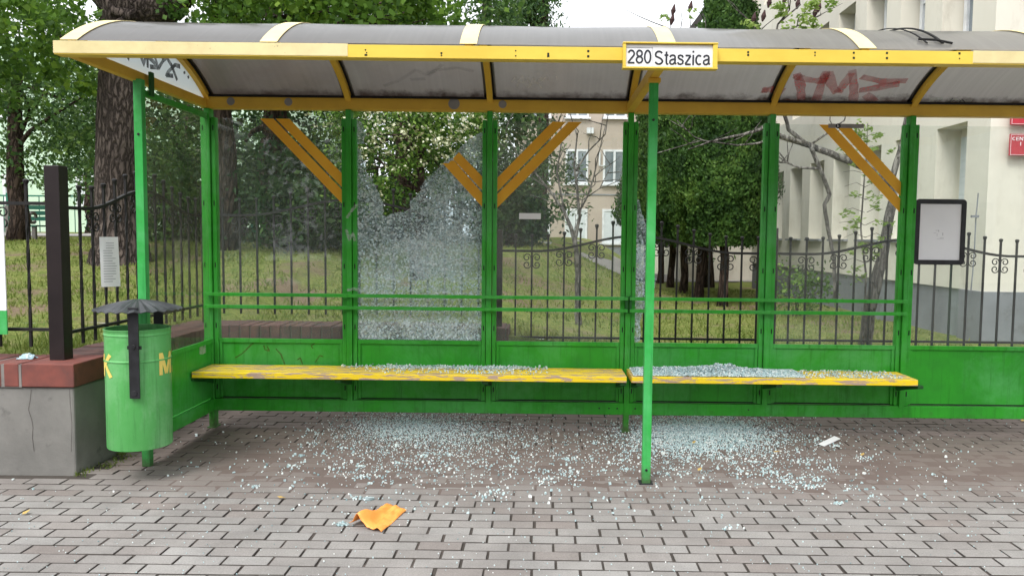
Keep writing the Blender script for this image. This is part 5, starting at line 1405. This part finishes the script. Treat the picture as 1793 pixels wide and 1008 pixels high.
# larger chips that one can tell apart
SL = 'flat clumps of glued glass crumbs on the paving'
for k, (px_, py_, s, lab) in enumerate(((528, 798, .05, 'flat glass clump in front of the left bench, left of the main drift'), (447, 852, .035, 'small round glass clump alone on the paving at left'), (598, 918, .06, 'pale glass clump touching the orange bag'), (645, 874, .07, 'pale glass clump just above the orange bag'))):
    p = pz(px_, py_, 0); mb = MB(); P = []
    for i in range(9): a_ = i * 6.283 / 9; rr = s * random.uniform(.35, .55); P.append(Vector((p.x + rr * math.cos(a_), p.y + rr * .8 * math.sin(a_), .002)))
    mb.prism(P, (0, 0, .007)); o = mb.build('glass_clump', 'crackle'); tag(o, lab, 'broken glass', SL)
# orange bag
mb = MB(); nu, nv = 26, 20; cor = [pz(611, 921, 0), pz(668, 932, 0), pz(713, 893, 0), pz(684, 884, 0)]
A_, B_, C_, D_ = cor
for j in range(nv + 1):
    for i in range(nu + 1):
        u, v = i / nu, j / nv; p = (A_ * (1 - u) + B_ * u) * (1 - v) + (D_ * (1 - u) + C_ * u) * v
        z = .008 + .045 * math.exp(-((u - .28) / .15) ** 2 - ((v - .05) / .4) ** 2) + .012 * abs(math.sin(u * 7 + v * 4 + 1)) + .02 * math.exp(-((u - v * .3 - .25) / .08) ** 2) * (1 - v) + .012 * noise.noise(Vector((u * 4, v * 4, 2))) + .008 * noise.noise(Vector((u * 10, v * 10, 5)))
        z *= .25 + .75 * min(1, 8 * min(u + .12, 1 - u, 1 - v + .02, v + .5)) 
        mb.v.append((p.x, p.y, max(.003, z)))
for j in range(nv):
    for i in range(nu): a_ = j * (nu + 1) + i; mb.face((a_, a_ + 1, a_ + nu + 2, a_ + nu + 1))
o = mb.build('plastic_bag', 'orange_out', smooth=True); sm = o.modifiers.new('thickness', 'SOLIDIFY'); sm.thickness = .0015
tag(o, 'crumpled orange plastic sheet lying on the paving', 'litter')
# metal strip, blue rag, dark splinter, leaves
a, b = pz(1438, 781, 0), pz(1466, 770, 0); d_ = (b - a); mb = MB(); nrm = Vector((-d_.y, d_.x, 0)).normalized() * .022
mb.prism([a + nrm * -1 + Vector((0, 0, .004)), b - nrm + Vector((0, 0, .012)), b + nrm + Vector((0, 0, .022)), a + nrm + Vector((0, 0, .01))], (0, 0, .004))
tag(mb.build('label_strip', 'white'), 'small grey white plastic strip on the paving right of the glass', 'litter')
mb = MB(); p = pz(1140, 768, 0); mb.tube([p + Vector((0, 0, .006)), p + Vector((.045, .01, .008)), p + Vector((.09, 0, .005))], .005, 5); tag(mb.build('dark_splinter', 'black'), 'short black splinter beside the front post on the glass', 'litter')
p = pt(48, 626, 4.56); mb = MB(); n_ = 9
for j in range(n_):
    for i in range(n_):
        u, v = i / 8 - .5, j / 8 - .5; mb.v.append((p.x + u * .09, p.y + v * .07, .652 + max(0, .028 * (1 - 3 * (u * u + v * v)) + .02 * noise.noise(Vector((u * 7, v * 7, 0))))))
for j in range(n_ - 1):
    for i in range(n_ - 1): a_ = j * n_ + i; mb.face((a_, a_ + 1, a_ + n_ + 1, a_ + n_))
o = mb.build('blue_wrapper', 'blue'); sm = o.modifiers.new('thickness', 'SOLIDIFY'); sm.thickness = .002; tag(o, 'crumpled pale blue wrapper on the brick coping left of the brown post', 'litter')
LL = 'fallen yellow leaves on the paving'
leafpts = [(1270, 758, 'yellow leaf in the middle of the right glass drift'), (1222, 742, 'yellow leaf at the back of the right glass drift'), (1215, 780, 'yellow leaf on the left side of the right glass drift'), (1360, 797, 'yellow leaf at the right end of the glass drift'), (1510, 798, 'yellow leaf right of the grey plastic strip'),
           (1225, 828, 'yellow leaf in front of the right glass drift'), (46, 900, 'yellow leaf alone at the far left of the paving'), (493, 874, 'yellow leaf between the bin and the orange sheet'), (1790, 738, 'brown leaf under the right end of the shelter')]
for px_, py_, lab in leafpts:
    p = pz(px_, py_, 0); mb = MB(); a0 = random.uniform(0, 6); L_ = .045
    u = Vector((math.cos(a0), math.sin(a0), 0)); w = Vector((-u.y, u.x, 0)); c = p + Vector((0, 0, .008 if 'drift' not in lab else .022))
    ring = [(-.5, 0, 0), (-.2, .22, .006), (.15, .24, .004), (.5, 0, .01), (.15, -.24, .008), (-.2, -.2, .002)]
    k = len(mb.v)
    for (q, r_, h_) in ring: mb.v.append(tuple(c + u * q * L_ + w * r_ * L_ + Vector((0, 0, h_))))
    mb.face(tuple(range(6))); o = mb.build('fallen_leaf', 'leaf_litter'); sm = o.modifiers.new('thickness', 'SOLIDIFY'); sm.thickness = .001; tag(o, lab, 'leaf', LL)

# ============================================================ ACROSS THE STREET (trees seen mirrored in the panes, house added)
SG_ = 'street trees on the opposite side of the road'
for x_, y_, h_, lab in ((-15.5, -13, 9, 'far left street tree across the road behind the viewer'), (-10.5, -12.5, 10, 'middle street tree across the road behind the viewer'), (-5.2, -13, 9.5, 'right street tree across the road behind the viewer')):
    tree('street_tree', lab, x_, y_, (5, .2), [((x_, y_, h_ * .55), (3.1, 2.0, h_ * .42), 6500), ((x_, y_, 1.8), (2.6, 1.2, 1.2), 2200)], 'leaf_mid', .3, group=SG_, z0=0, clump=.45)

OB = empty('added_opposite_block', (6, -15, 0), 'plain pale two storey house added across the road, unseen behind the viewer', 'building')  # unseen house, added to block low sky light and dim the pane reflections
mb = MB(); mb.box(-2, 26, -24, -15, 0, 7.6); mb.build('wall', 'render_cream', OB)
mb = MB(); mb.prism([Vector(p) for p in ((-2.4, -14.6, 7.6), (-2.4, -24.4, 7.6), (-2.4, -19.5, 10.2))], (28.8, 0, 0)); mb.build('roof', 'roof_dark', OB)
for k in range(9):
    for z_ in (1.2, 4.4):
        x_ = -.6 + 2.9 * k; mb = MB(); mb.box(x_, x_ + 1.3, -14.998, -14.94, z_, z_ + 1.6); f_ = mb.build('window', 'window_white', OB)
        mb = MB(); mb.box(x_ + .1, x_ + .6, -14.938, -14.92, z_ + .1, z_ + 1.5); mb.box(x_ + .7, x_ + 1.2, -14.938, -14.92, z_ + .1, z_ + 1.5); mb.build('pane', 'window_glass', f_)
# weeds and moss along the foot of the side wall and under the bin
mb = MB()
for _ in range(900):
    y_ = random.uniform(4.36, 6.2); x_ = WX + .005 + abs(random.gauss(0, .03)) + (.10 * random.random() if 4.5 < y_ < 4.8 else 0); h = random.uniform(.006, .03); a_ = random.uniform(0, 6.28); w = .004
    n = len(mb.v); mb.v += [(x_ - w * math.cos(a_), y_ - w * math.sin(a_), -.002), (x_ + w * math.cos(a_), y_ + w * math.sin(a_), -.002), (x_ + random.gauss(0, .012), y_ + random.gauss(0, .012), h)]; mb.face((n, n + 1, n + 2), 0, random.random() * .5)
tag(mb.build('weeds', 'grass', rnd=True), 'thin weeds and moss along the foot of the wall by the bin', 'weeds', kind='stuff')
